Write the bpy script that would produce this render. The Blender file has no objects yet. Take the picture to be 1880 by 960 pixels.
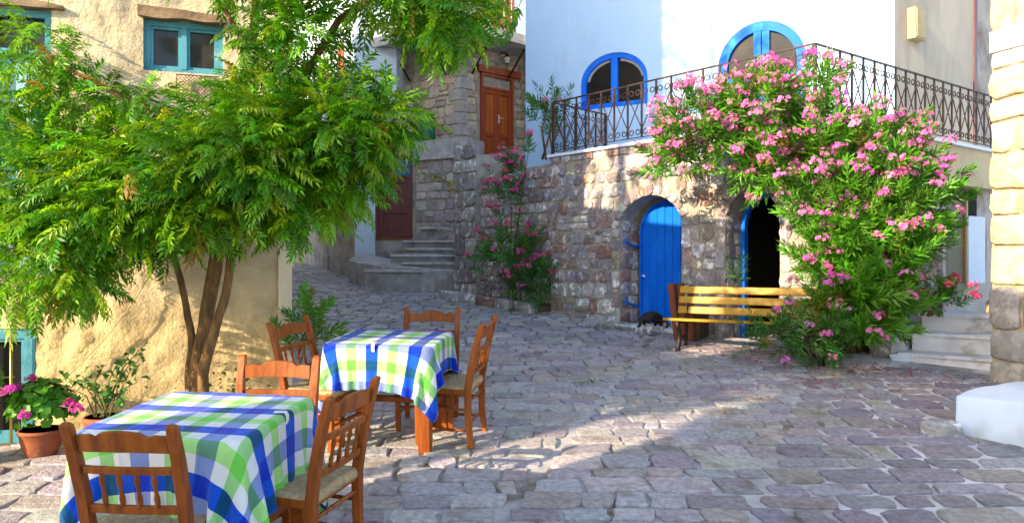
import bpy, math, random
import numpy as np
from mathutils import Vector, Matrix, noise
R = math.radians
random.seed(7); rng = random.Random(7); nr = np.random.default_rng(7)
S = bpy.context.scene
COL = S.collection

# ---------------------------------------------------------------- camera, sky, sun, exposure
F, CX, CY, CAMZ = 1400.0, 940.0, 480.0, 1.6          # focal length in photo pixels, horizon at mid height
cam = bpy.data.objects.new('camera', bpy.data.cameras.new('camera')); COL.objects.link(cam)
cam.location = (0, 0, CAMZ); cam.rotation_euler = (R(90), 0, 0)
cam.data.sensor_width = 36; cam.data.lens = F*36/1880; cam.data.clip_start = .05; cam.data.clip_end = 600
S.camera = cam
SUN_EL = R(22); LX, LY = .78, .626                    # the light travels to the right and away from the camera
w = bpy.data.worlds.new('World'); S.world = w; w.use_nodes = True
nt = w.node_tree; bg = nt.nodes['Background']
sky = nt.nodes.new('ShaderNodeTexSky'); sky.sky_type = 'NISHITA'; sky.sun_disc = False
sky.sun_elevation = SUN_EL; sky.sun_rotation = math.atan2(-LX, -LY)
sky.air_density = 1.0; sky.dust_density = 1.2; sky.ozone_density = 1.0
nt.links.new(sky.outputs[0], bg.inputs[0]); bg.inputs[1].default_value = .15
sl = bpy.data.lights.new('sun', 'SUN'); sl.energy = 3.4; sl.angle = R(.55); sl.color = (1.0, .80, .52)
sun = bpy.data.objects.new('sun', sl); COL.objects.link(sun)
ld = Vector((LX*math.cos(SUN_EL), LY*math.cos(SUN_EL), -math.sin(SUN_EL)))
sun.rotation_euler = ld.to_track_quat('-Z', 'Y').to_euler()
sun.location = (-8, -6, 12)
vs = S.view_settings; vs.view_transform = 'Standard'; vs.look = 'None'; vs.exposure = 1.76; vs.gamma = 1; vs.use_curve_mapping = False
S.cycles.max_bounces = 8; S.cycles.diffuse_bounces = 4; S.cycles.transparent_max_bounces = 8

# ---------------------------------------------------------------- helpers
SLOPE = .0735
def g(y): return SLOPE*y - .12                        # the lane climbs away from the camera
def P(px, py, Y): return Vector(((px-CX)*Y/F, Y, CAMZ-(py-CY)*Y/F))
def Gy(py): return 1.72/((py-CY)/F+SLOPE)
def GP(px, py): Y = Gy(py); return Vector(((px-CX)*Y/F, Y, g(Y)))
def zat(py, Y): return CAMZ-(py-CY)*Y/F
def wall_a(px, p, d):
    k = (px-CX)/F; return (k*p[1]-p[0])/(d[0]-k*d[1])
OFF = {}
def setp(o, label=None, cat=None, group=None, kind=None):
    if label: o['label'] = label
    if cat: o['category'] = cat
    if group: o['group'] = group
    if kind: o['kind'] = kind
    return o
def thing(name, label, cat, loc=(0,0,0), group=None, kind=None):
    o = bpy.data.objects.new(name, None); COL.objects.link(o); o.location = loc; o.empty_display_size = .1
    OFF[o.name] = Vector(loc); return setp(o, label, cat, group, kind)
def link(name, me, mat, parent=None, smooth=False, off=None):
    if mat and not me.materials: me.materials.append(mat)
    if smooth: me.polygons.foreach_set('use_smooth', [True]*len(me.polygons))
    o = bpy.data.objects.new(name, me); COL.objects.link(o)
    if parent: o.parent = parent
    OFF[o.name] = OFF.get(parent.name, Vector()) if parent else Vector()
    return o
class MB:
    def __init__(s): s.v = []; s.f = []; s.t = []
    def add(s, vs, fs, tint=(1,1,1)):
        b = len(s.v); s.v += [tuple(p) for p in vs]; s.f += [tuple(i+b for i in q) for q in fs]; s.t += [tint]*len(vs); return s
    def box(s, c, d, m=None, tint=(1,1,1), bev=0.0):
        x, y, z = d[0]/2, d[1]/2, d[2]/2; c = Vector(c)
        if bev > 0:
            e = min(bev, x*.9, y*.9, z*.9); P_ = []; ix = {}
            for sx in (-1,1):
                for sy in (-1,1):
                    for sz in (-1,1):
                        for k, q in enumerate(((x,y-e,z-e),(x-e,y,z-e),(x-e,y-e,z))):
                            ix[(sx,sy,sz,k)] = len(P_); P_.append(Vector((sx*q[0],sy*q[1],sz*q[2])))
            fs = []
            I = lambda a,b,c_,k: ix[(a,b,c_,k)]
            for a in (-1,1):
                q = [I(a,-1,-1,0),I(a,1,-1,0),I(a,1,1,0),I(a,-1,1,0)]; fs.append(q if a>0 else q[::-1])
                q = [I(-1,a,-1,1),I(1,a,-1,1),I(1,a,1,1),I(-1,a,1,1)]; fs.append(q[::-1] if a>0 else q)
                q = [I(-1,-1,a,2),I(1,-1,a,2),I(1,1,a,2),I(-1,1,a,2)]; fs.append(q if a>0 else q[::-1])
            for a in (-1,1):
                for b in (-1,1):
                    q = [I(a,b,-1,0),I(a,b,-1,1),I(a,b,1,1),I(a,b,1,0)]; fs.append(q if a*b>0 else q[::-1])
                    q = [I(a,-1,b,0),I(a,1,b,0),I(a,1,b,2),I(a,-1,b,2)]; fs.append(q if a*b>0 else q[::-1])
                    q = [I(-1,a,b,1),I(-1,a,b,2),I(1,a,b,2),I(1,a,b,1)]; fs.append(q if a*b>0 else q[::-1])
                    for c_ in (-1,1):
                        q = [I(a,b,c_,0),I(a,b,c_,1),I(a,b,c_,2)]; fs.append(q if a*b*c_>0 else q[::-1])
            ps = P_
        else:
            ps = [Vector((a*x,b*y,k*z)) for k in (-1,1) for a,b in ((-1,-1),(1,-1),(1,1),(-1,1))]
            fs = [(3,2,1,0),(4,5,6,7),(0,1,5,4),(1,2,6,5),(2,3,7,6),(3,0,4,7)]
        if m is not None: ps = [m @ p for p in ps]
        return s.add([p+c for p in ps], fs, tint)
    def tube(s, pts, rad, n=6, tint=(1,1,1), cap=True, flat=None):
        pts = [Vector(p) for p in pts]; N = len(pts)
        if not hasattr(rad, '__len__'): rad = [rad]*N
        vs, fs = [], []; up = None
        for i, p in enumerate(pts):
            t = (pts[min(i+1,N-1)]-pts[max(i-1,0)]).normalized()
            if up is None: up = t.orthogonal().normalized()
            up = (up - t*up.dot(t)).normalized(); b = t.cross(up)
            for k in range(n):
                a = 2*math.pi*k/n; vs.append(p+(up*math.cos(a)+b*math.sin(a))*rad[i])
        for i in range(N-1):
            for k in range(n):
                fs.append((i*n+k, i*n+(k+1)%n, (i+1)*n+(k+1)%n, (i+1)*n+k))
        if cap: fs.append(tuple(range(n))[::-1]); fs.append(tuple((N-1)*n+k for k in range(n)))
        return s.add(vs, fs, tint)
    def prism(s, poly, f, d0, d1, tint=(1,1,1)):
        n = len(poly); vs = [f(a,b,d0) for a,b in poly]+[f(a,b,d1) for a,b in poly]
        fs = [tuple(range(n))[::-1], tuple(range(n,2*n))]+[(i,(i+1)%n,n+(i+1)%n,n+i) for i in range(n)]
        return s.add(vs, fs, tint)
    def mesh(s, name, off=Vector((0,0,0))):
        me = bpy.data.meshes.new(name)
        me.from_pydata([(p[0]-off[0],p[1]-off[1],p[2]-off[2]) for p in s.v], [], s.f)
        a = me.color_attributes.new('tint', 'FLOAT_COLOR', 'POINT')
        a.data.foreach_set('color', np.array([(t[0],t[1],t[2],1) for t in s.t], dtype=np.float32).ravel())
        me.update(); return me
    def build(s, name, mat, parent=None, smooth=False, local=False):
        off = Vector() if (local or not parent) else OFF.get(parent.name, Vector())
        return link(name, s.mesh(name, off), mat, parent, smooth)
def build_np(name, V, Q, T, mat, parent=None, smooth=False):
    off = OFF.get(parent.name, Vector()) if parent else Vector()
    V = np.asarray(V, dtype=np.float32) - np.array(off, dtype=np.float32)
    me = bpy.data.meshes.new(name); k = Q.shape[1]
    me.vertices.add(len(V)); me.vertices.foreach_set('co', V.ravel())
    me.loops.add(Q.size); me.loops.foreach_set('vertex_index', Q.ravel().astype(np.int32))
    me.polygons.add(len(Q)); me.polygons.foreach_set('loop_start', np.arange(0, Q.size, k, dtype=np.int32))
    a = me.color_attributes.new('tint', 'FLOAT_COLOR', 'POINT')
    a.data.foreach_set('color', np.concatenate([T, np.ones((len(T),1))], 1).astype(np.float32).ravel())
    me.update(calc_edges=True); me.validate()
    return link(name, me, mat, parent, smooth)
def copy_tree(o, parent=None):
    c = o.copy(); COL.objects.link(c); c.parent = parent
    for ch in list(o.children): copy_tree(ch, c)
    return c
def on_slope(o, x, y, rz, z=None):
    M = Matrix.Translation((x, y, g(y) if z is None else z)) @ Matrix.Rotation(math.atan(SLOPE), 4, 'X') @ Matrix.Rotation(R(rz), 4, 'Z')
    o.matrix_world = M; o.location = M.to_translation(); o.rotation_euler = M.to_euler()

# ---------------------------------------------------------------- materials
MAT = {}
def mk(name, c1, c2=None, scale=6, rough=.8, bump=.25, bscale=35, c3=None, scale3=1.5, metal=0, spec=.35, stretch=(1,1,1), thr=(.35,.65), bdist=.01, trans=None, thr3=(.5,.62)):
    m = bpy.data.materials.new(name); m.use_nodes = True; t = m.node_tree; N = t.nodes; L = t.links
    b = N['Principled BSDF']; b.inputs['Roughness'].default_value = rough; b.inputs['Metallic'].default_value = metal
    b.inputs['Specular IOR Level'].default_value = spec
    tc = N.new('ShaderNodeTexCoord'); mp = N.new('ShaderNodeMapping'); mp.inputs['Scale'].default_value = stretch
    L.new(tc.outputs['Object'], mp.inputs[0])
    def nz(sc, det=6):
        n = N.new('ShaderNodeTexNoise'); n.inputs['Scale'].default_value = sc; n.inputs['Detail'].default_value = det; n.inputs['Roughness'].default_value = .62
        L.new(mp.outputs[0], n.inputs['Vector']); return n
    def ramp(src, a, b_):
        r = N.new('ShaderNodeMapRange'); r.inputs[1].default_value = a; r.inputs[2].default_value = b_; L.new(src, r.inputs[0]); return r.outputs[0]
    def mix(fac, A, B, mode='MIX'):
        x = N.new('ShaderNodeMix'); x.data_type = 'RGBA'; x.blend_type = mode
        if hasattr(fac, 'links'): L.new(fac, x.inputs[0])
        else: x.inputs[0].default_value = fac
        for v, i in ((A,6),(B,7)):
            if hasattr(v, 'links'): L.new(v, x.inputs[i])
            else: x.inputs[i].default_value = (*v, 1)
        return x.outputs[2]
    c2 = c2 or tuple(x*.7 for x in c1)
    col = mix(ramp(nz(scale).outputs[0], *thr), c1, c2)
    if c3: col = mix(ramp(nz(scale3, 8).outputs[0], *thr3), col, c3)
    at = N.new('ShaderNodeAttribute'); at.attribute_name = 'tint'
    col = mix(1.0, col, at.outputs[0], 'MULTIPLY')
    L.new(col, b.inputs['Base Color'])
    if bump:
        bp = N.new('ShaderNodeBump'); bp.inputs['Strength'].default_value = bump; bp.inputs['Distance'].default_value = bdist
        L.new(nz(bscale, 8).outputs[0], bp.inputs['Height']); L.new(bp.outputs[0], b.inputs['Normal'])
    if trans:
        tr = N.new('ShaderNodeBsdfTranslucent'); ms = N.new('ShaderNodeMixShader'); ms.inputs[0].default_value = trans
        L.new(mix(1.0, col, (1.25,1.15,.6), 'MULTIPLY'), tr.inputs[0]); out = N['Material Output']
        L.new(b.outputs[0], ms.inputs[1]); L.new(tr.outputs[0], ms.inputs[2]); L.new(ms.outputs[0], out.inputs[0])
    MAT[name] = m; return m
mk('mortar', (.58,.56,.55), (.42,.39,.38), 5, .9, .5, 60, (.16,.12,.08), 1.3, thr3=(.52,.66))
mk('paver', (1.22,1.20,1.19), (.80,.77,.76), 26, .62, 1.0, 38, (.70,.62,.55), 5.0, spec=.35, bdist=.02, thr3=(.53,.66), thr=(.38,.62))
mk('wallmortar', (.44,.39,.33), (.30,.26,.22), 7, .95, .8, 40, bdist=.02)
mk('wallstone', (1.05,1.05,1.05), (.6,.58,.6), 13, .85, 1.0, 26, (1.9,1.9,1.95), 8, bdist=.025, thr3=(.54,.62))
mk('farstone', (1,1,1), (.7,.68,.66), 9, .9, .8, 24, bdist=.02)
mk('yellowstone', (1,1,1), (.72,.66,.58), 7, .9, .9, 22, (1.25,1.22,1.15), 5, bdist=.025)
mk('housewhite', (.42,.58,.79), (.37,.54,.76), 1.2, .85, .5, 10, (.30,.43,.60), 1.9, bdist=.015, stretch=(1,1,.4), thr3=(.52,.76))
mk('creamwash', (.74,.67,.54), (.62,.54,.42), 3, .85, .3, 18)
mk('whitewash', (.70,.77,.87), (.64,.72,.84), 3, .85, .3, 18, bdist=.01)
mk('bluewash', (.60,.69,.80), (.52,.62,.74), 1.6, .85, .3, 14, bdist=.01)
mk('greyplaster', (.50,.44,.40), (.38,.33,.29), 2.5, .9, .5, 20, (.20,.17,.14), 1.1)
mk('ochre', (.70,.60,.43), (.52,.43,.29), 5, .95, .9, 26, (.40,.33,.24), 1.7, bdist=.02, thr3=(.52,.70))
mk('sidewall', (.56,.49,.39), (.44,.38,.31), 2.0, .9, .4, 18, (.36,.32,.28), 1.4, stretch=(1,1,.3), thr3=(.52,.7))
mk('cream', (.62,.50,.32), (.52,.41,.25), 2, .85, .25, 16)
mk('concrete', (.50,.48,.47), (.34,.32,.31), 6, .9, .8, 35, (.27,.24,.22), 2.2, thr3=(.52,.68), bdist=.02)
mk('marble', (.86,.86,.88), (.60,.60,.65), 3.2, .45, .15, 30, (.36,.33,.30), 2.4, thr3=(.58,.7))
mk('wood', (.33,.088,.009), (.16,.036,.004), 22, .42, .5, 60, (.11,.026,.004), 7, stretch=(1,1,.10), spec=.3, bdist=.005, thr3=(.58,.72))
mk('doorwood', (.38,.07,.015), (.24,.04,.010), 8, .45, .3, 50, stretch=(1,1,.1), spec=.5)
mk('darkdoor', (.17,.03,.028), (.10,.018,.017), 8, .42, .25, 50, stretch=(1,1,.1), spec=.5)
mk('oldwood', (.28,.20,.12), (.15,.10,.06), 8, .85, .8, 40, stretch=(.12,1,1))
mk('redwood', (.26,.07,.03), (.15,.035,.015), 8, .6, .4, 40, stretch=(1,1,.1))
mk('benchpaint', (.50,.275,.005), (.38,.19,.004), 5, .45, .3, 40, (.26,.13,.015), 4, stretch=(.25,1,1), thr3=(.6,.72))
mk('blue', (.003,.16,.80), (.002,.12,.68), 4, .5, .3, 40, (.02,.27,.80), 2.6, stretch=(1,1,.3), spec=.15, thr3=(.5,.68))
mk('teal', (.10,.36,.48), (.06,.25,.36), 6, .6, .4, 50, (.35,.48,.5), 4, thr3=(.6,.72))
mk('palebluepaint', (.34,.58,.66), (.28,.50,.60), 6, .6, .3, 50)
mk('iron', (.016,.013,.014), (.03,.018,.014), 20, .5, .2, 60, metal=.3)
mk('rail', (.035,.02,.018), (.06,.03,.02), 20, .5, .2, 60, metal=.2)
mk('glass', (.02,.022,.024), (.05,.04,.035), 2.2, .1, .05, 3, spec=.35)
mk('brownglass', (.022,.017,.013), (.010,.009,.008), 3, .12, .05, 4, spec=.22)
mk('dark', (.006,.005,.005), (.004,.004,.004), 3, .9, 0)
mk('blindblue', (.05,.16,.36), (.04,.12,.30), 3, .4, .05, 10)
mk('terracotta', (.29,.085,.038), (.20,.058,.026), 6, .75, .3, 40, (.42,.25,.17), 3, thr3=(.6,.75))
mk('roof', (.40,.13,.06), (.28,.09,.05), 6, .85, .4, 30)
mk('bark', (.25,.145,.06), (.08,.042,.018), 18, .9, 1.0, 34, (.32,.24,.14), 5, stretch=(1,1,.25), bdist=.03, thr3=(.56,.68))
mk('stem', (.16,.17,.05), (.11,.09,.03), 14, .8, .3, 40)
mk('leaf', (1,1,1), (.75,.85,.7), 3, .42, 0, spec=.4, trans=.45)
mk('oleaf', (1,1,1), (.8,.88,.75), 4, .45, 0, spec=.45, trans=.25)
mk('petal', (1,1,1), (.85,.8,.85), 8, .6, 0, trans=.35, spec=.2)
mk('litter', (1,1,1), (.7,.6,.5), 8, .9, 0)
mk('soil', (.13,.08,.05), (.07,.045,.03), 8, .95, .9, 40)
mk('rush', (.46,.34,.19), (.30,.20,.10), 30, .75, .9, 70, stretch=(1,1,1), bdist=.006)
mk('rustdoor', (.10,.085,.055), (.06,.05,.035), 3, .5, .25, 30, (.17,.07,.025), 1.8, metal=.35, stretch=(1,1,.35))
mk('greenplastic', (.01,.16,.07), (.008,.11,.05), 4, .4, .1, 20)
mk('brass', (.55,.40,.12), (.4,.28,.08), 10, .35, .1, 40, metal=.9)
mk('plastic', (.78,.78,.76), (.7,.7,.68), 10, .3, 0)
mk('catfur', (1,1,1), (.8,.8,.8), 30, .8, .5, 120)
mk('boxcream', (.50,.40,.20), (.42,.33,.17), 6, .6, .2, 30)
mk('ink', (.03,.09,.35), (.03,.09,.35), 5, .6, 0)
def cloth_mat():
    m = bpy.data.materials.new('checkcloth'); m.use_nodes = True; t = m.node_tree; N = t.nodes; L = t.links
    b = N['Principled BSDF']; b.inputs['Roughness'].default_value = .85; b.inputs['Specular IOR Level'].default_value = .2
    b.inputs['Sheen Weight'].default_value = .15
    uv = N.new('ShaderNodeUVMap'); uv.uv_map = 'st'; sp = N.new('ShaderNodeSeparateXYZ'); L.new(uv.outputs[0], sp.inputs[0])
    def stripes(src, blue, green, white):
        md = N.new('ShaderNodeMath'); md.operation = 'WRAP'; md.inputs[1].default_value = .29; md.inputs[2].default_value = 0; L.new(src, md.inputs[0])
        dv = N.new('ShaderNodeMath'); dv.operation = 'DIVIDE'; dv.inputs[1].default_value = .29; L.new(md.outputs[0], dv.inputs[0])
        cr = N.new('ShaderNodeValToRGB'); cr.color_ramp.interpolation = 'CONSTANT'; e = cr.color_ramp.elements
        e[0].position = 0; e[0].color = (*blue,1); e[1].position = .29; e[1].color = (*white,1)
        x = e.new(.53); x.color = (*green,1); x = e.new(.75); x.color = (*white,1)
        L.new(dv.outputs[0], cr.inputs[0]); return cr.outputs[0]
    x = N.new('ShaderNodeMix'); x.data_type = 'RGBA'; x.blend_type = 'MULTIPLY'; x.inputs[0].default_value = 1
    L.new(stripes(sp.outputs[1], (.006,.095,.68), (.42,.78,.26), (.82,.82,.82)), x.inputs[6]); L.new(stripes(sp.outputs[0], (.30,.40,.80), (.42,.84,.32), (1,1,1)), x.inputs[7])
    n2 = N.new('ShaderNodeTexNoise'); n2.inputs['Scale'].default_value = 9; n2.inputs['Detail'].default_value = 3; n2.inputs['Distortion'].default_value = 1.2; L.new(uv.outputs[0], n2.inputs['Vector'])
    def crease(src):
        a_ = N.new('ShaderNodeMath'); a_.operation = 'PINGPONG'; a_.inputs[1].default_value = .175; L.new(src, a_.inputs[0])
        b_ = N.new('ShaderNodeMapRange'); b_.inputs[1].default_value = 0; b_.inputs[2].default_value = .012; b_.inputs[3].default_value = 1; b_.inputs[4].default_value = 0; L.new(a_.outputs[0], b_.inputs[0]); return b_.outputs[0]
    ad = N.new('ShaderNodeMath'); ad.operation = 'ADD'; L.new(crease(sp.outputs[0]), ad.inputs[0]); L.new(crease(sp.outputs[1]), ad.inputs[1])
    ma_ = N.new('ShaderNodeMath'); ma_.operation = 'MULTIPLY_ADD'; ma_.inputs[1].default_value = .22; L.new(ad.outputs[0], ma_.inputs[0]); L.new(n2.outputs[0], ma_.inputs[2])
    bp2 = N.new('ShaderNodeBump'); bp2.inputs['Strength'].default_value = .6; bp2.inputs['Distance'].default_value = .02; L.new(ma_.outputs[0], bp2.inputs['Height'])
    n = N.new('ShaderNodeTexNoise'); n.inputs['Scale'].default_value = 220; L.new(uv.outputs[0], n.inputs['Vector'])
    bp = N.new('ShaderNodeBump'); bp.inputs['Strength'].default_value = .25; bp.inputs['Distance'].default_value = .002
    L.new(n.outputs[0], bp.inputs['Height']); L.new(bp2.outputs[0], bp.inputs['Normal']); L.new(bp.outputs[0], b.inputs['Normal'])
    tr = N.new('ShaderNodeBsdfTranslucent'); ms = N.new('ShaderNodeMixShader'); ms.inputs[0].default_value = .2
    L.new(x.outputs[2], tr.inputs[0]); L.new(x.outputs[2], b.inputs['Base Color'])
    L.new(b.outputs[0], ms.inputs[1]); L.new(tr.outputs[0], ms.inputs[2]); L.new(ms.outputs[0], N['Material Output'].inputs[0])
    MAT['cloth'] = m
cloth_mat()
M = MAT

# ---------------------------------------------------------------- stones
def stone_pts(q, r=.3, jit=.01, rnd=rng):
    """an irregular outline from the four corners of a cell"""
    out = []
    for i in range(4):
        p, a, b = Vector(q[i]), Vector(q[i-1]), Vector(q[(i+1)%4])
        da, db = (a-p).length, (b-p).length
        ra = rnd.uniform(.15,1.1)*r*min(da,db,.25); rb = rnd.uniform(.15,1.1)*r*min(da,db,.25)
        out.append(p+(a-p).normalized()*min(ra,da*.45)); out.append(p+(b-p).normalized()*min(rb,db*.45))
        if db > .16:
            mid = (p+b)/2; nrm = Vector((-(b-p).y, (b-p).x)).normalized(); out.append(mid+nrm*rnd.uniform(-jit,jit)*.9)
    return [p+Vector((rnd.uniform(-jit,jit), rnd.uniform(-jit,jit)))*.55 for p in out]
def stone(mb, pts, f, h, base=-.03, dome=.25, inset=.14, tint=(1,1,1), rnd=rng):
    n = len(pts); c = sum(pts, Vector((0,0)))/n; vs, fs = [], []
    tx, ty = rnd.uniform(-.022,.022), rnd.uniform(-.022,.022)
    hh = lambda p, k: h*k+(p.x-c.x)*tx+(p.y-c.y)*ty
    for p in pts: vs.append(f(p.x,p.y,base))
    for p in pts: vs.append(f(p.x,p.y,hh(p,.72)))
    for p in pts:
        L_ = (p-c).length; q = c+(p-c)*(1-min(.45, inset*rnd.uniform(.6,1.4)*.16/max(L_,.03))); vs.append(f(q.x,q.y,hh(q,1)+rnd.uniform(-.2,.2)*h*dome))
    q = c+Vector((rnd.uniform(-.2,.2)*.1, 0)); vs.append(f(q.x,q.y,h*(1+dome*rnd.uniform(-.1,.6))))
    for i in range(n):
        j = (i+1)%n
        fs += [(i,j,n+j,n+i),(n+i,n+j,2*n+j,2*n+i),(2*n+i,2*n+j,3*n)]
    return mb.add(vs, fs, tint)
def tint_of(pal, v=.18, rnd=rng):
    c = rnd.choice(pal); k = 1+rnd.uniform(-v,v); return tuple(max(.01,x*k*(1+rnd.uniform(-.06,.06))) for x in c)
def arch_z(h, a):
    a0, a1, zb, zs, rise = h; m, k = (a0+a1)/2, (a1-a0)/2
    return zs+rise*math.sqrt(max(0,1-((a-m)/k)**2))
def in_hole(holes, a, z, grow=0):
    for h in holes:
        a0, a1, zb, zs, rise = h; hh = (a0-grow, a1+grow, zb, zs, rise+grow)
        if a0-grow < a < a1+grow and z > zb-.01 and z < arch_z(hh, a): return hh
    return None
def stones_for(a0, a1, z0f, z1, ch, sw, holes, gap=.012, rnd=rng, wob=.012, ring=0):
    """cells (four corners) of a rubble wall in wall coordinates"""
    cells = []; z = min(z0f(a0), z0f(a1))-.05
    while z < z1-.04:
        h = rnd.uniform(*ch)
        if z+h > z1-.07: h = z1-z
        a = a0-rnd.uniform(0,.1)
        while a < a1:
            ww = rnd.uniform(*sw); b = a+ww
            if b > a1-.08: b = a1
            A, B, Z0, Z1 = max(a,a0), b, z, z+h
            subs = [(A,B,Z0,Z1)]
            if h > .22 and rnd.random() < .3:
                k = rnd.uniform(.4,.6); subs = [(A,B,Z0,Z0+h*k),(A,B,Z0+h*k,Z1)]
            for (p,q,r_,s_) in subs:
                if s_ < z0f((p+q)/2)-.02: continue
                zm = (r_+s_)/2
                hs = [in_hole(holes, x_, y_, ring) for x_ in (p,(p+q)/2,q) for y_ in (r_,zm,s_)]
                if any(hs):
                    hd = next(x_ for x_ in hs if x_)
                    zq = min(max(zm, hd[2]), s_) ; m_, k_ = (hd[0]+hd[1])/2, (hd[1]-hd[0])/2
                    zc = (r_-hd[3])/hd[4] if r_ > hd[3] else 0
                    half = k_*math.sqrt(max(0,1-zc*zc)) if zc < 1 else 0
                    if q > m_+half and p < m_+half and p > m_: p = m_+half
                    elif p < m_-half and q > m_-half and q < m_+.3*k_: q = m_-half
                    elif p < m_-half: q = m_-half
                    elif q > m_+half: p = m_+half
                    else: continue
                    if q-p < .05: continue
                e = gap
                j = lambda: rnd.uniform(-wob,wob)
                cells.append([(p+e+j(),r_+e+j()),(q-e+j(),r_+e+j()),(q-e+j(),s_-e+j()),(p+e+j(),s_-e+j())])
            a = b
        z += h
    return cells
def wall_f(p, d, n):
    return lambda a, z, w: Vector((p[0]+d[0]*a+n[0]*w, p[1]+d[1]*a+n[1]*w, z))
def lay_stones(cells, f, parent, mat, pal, h=(.02,.045), lim=300, name='stone', keep=None, jit=.012, v=.2, dome=.45, inset=.11, mats=None):
    """the stones of a wall: the largest as parts of their own, the rest joined"""
    def size(c): return abs((c[1][0]-c[0][0])*(c[2][1]-c[1][1]))
    cells = sorted(cells, key=size, reverse=True); rest = MB()
    for i, c in enumerate(cells):
        mb = MB() if i < lim else rest
        stone(mb, stone_pts(c, .42, jit*1.3), f, rng.uniform(*h), dome=dome, inset=inset, tint=tint_of(pal, v))
        if i < lim: mb.build(name, mat, parent)
    if rest.v: setp(rest.build(name+'s', mat, parent), kind='stuff')
def arch_wall(mb, f, a0, a1, z0, z1, arches, depth, tint=(1,1,1), seg=22):
    """a wall front with arched openings and their reveals; f(a, z, w), w = 0 in front, -depth behind"""
    cuts = {a0, a1}
    for h in arches:
        for k in range(seg+1): cuts.add((h[0]+h[1])/2-(h[1]-h[0])/2*math.cos(math.pi*k/seg))
    cuts = sorted(cuts)
    for a, b in zip(cuts, cuts[1:]):
        m = (a+b)/2; h = next((h for h in arches if h[0] < m < h[1]), None)
        q = lambda u0,v0,u1,v1,u2,v2,u3,v3: mb.add([f(u0,v0,0),f(u1,v1,0),f(u2,v2,0),f(u3,v3,0)], [(0,1,2,3)], tint)
        if h:
            za, zb_ = arch_z(h,a), arch_z(h,b)
            q(a,za,b,zb_,b,z1,a,z1)
            if h[2] > z0+.001: q(a,z0,b,z0,b,h[2],a,h[2])
            mb.add([f(a,za,0),f(b,zb_,0),f(b,zb_,-depth),f(a,za,-depth)], [(0,1,2,3)], tint)
            mb.add([f(a,h[2],0),f(b,h[2],0),f(b,h[2],-depth),f(a,h[2],-depth)], [(3,2,1,0)], tint)
        else: q(a,z0,b,z0,b,z1,a,z1)
    for h in arches:
        for a in (h[0],h[1]): mb.add([f(a,h[2],0),f(a,arch_z(h,a),0),f(a,arch_z(h,a),-depth),f(a,h[2],-depth)], [(0,1,2,3)], tint)
    return mb

# ---------------------------------------------------------------- ground and paving
gb = MB(); xs = [-60,-30,-14]+[-9+.6*i for i in range(41)]+[22,35,60]; ys = [-30,-12,-4]+[.5*i for i in range(54)]+[30,40,60]
for y in ys:
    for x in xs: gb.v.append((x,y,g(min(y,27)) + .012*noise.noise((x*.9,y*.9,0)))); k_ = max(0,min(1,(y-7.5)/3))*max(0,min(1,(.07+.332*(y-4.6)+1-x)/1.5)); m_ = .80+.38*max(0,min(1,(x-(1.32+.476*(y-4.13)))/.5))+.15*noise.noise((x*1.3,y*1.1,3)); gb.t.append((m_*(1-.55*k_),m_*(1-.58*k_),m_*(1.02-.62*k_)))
nx = len(xs)
for j in range(len(ys)-1):
    for i in range(nx-1): gb.f.append((j*nx+i, j*nx+i+1, (j+1)*nx+i+1, (j+1)*nx+i))
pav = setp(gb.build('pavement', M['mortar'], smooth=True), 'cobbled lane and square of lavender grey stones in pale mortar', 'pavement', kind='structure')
PAL = [(.36,.345,.375),(.315,.295,.33),(.40,.39,.41),(.37,.35,.35),(.42,.405,.395),(.30,.275,.305),(.38,.37,.39),(.365,.33,.305)]
PALR = [(.28,.255,.285),(.235,.21,.24),(.33,.305,.325),(.31,.275,.27),(.35,.31,.29),(.265,.245,.28)]
LW0, LWD = Vector((-3.55,5.52)), Vector((.95,.31)).normalized()       # left house front line
LWN = Vector((LWD.y,-LWD.x))
TC, TL, TR = Vector((3.53,8.83)), Vector((.624,12.19)), Vector((7.18,11.53))   # terrace corner, left end, right end
U = (TL-TC).normalized(); UN = Vector((-U.y, U.x));  UN = UN if UN.y < 0 else -UN
V2 = (TR-TC).normalized(); VN = Vector((V2.y,-V2.x))
def behind(x, y):
    if y > 24 : return True
    if LWN.dot(Vector((x,y))-LW0) < -.05 and x < -1.6 and y < 9: return True
    if UN.dot(Vector((x,y))-TC) < -.1 and x > -.85: return True
    if x > 3.7 and y > 8.2: return True
    if x > 4.75 and y > 5: return True
    if y > 15.2 and x > -.0679*y-.02 and True: return True
    return False
cells = []
xA = lambda y: .07+.332*(y-4.6)
xB = lambda y: 1.32+.476*(y-4.13)
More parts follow.
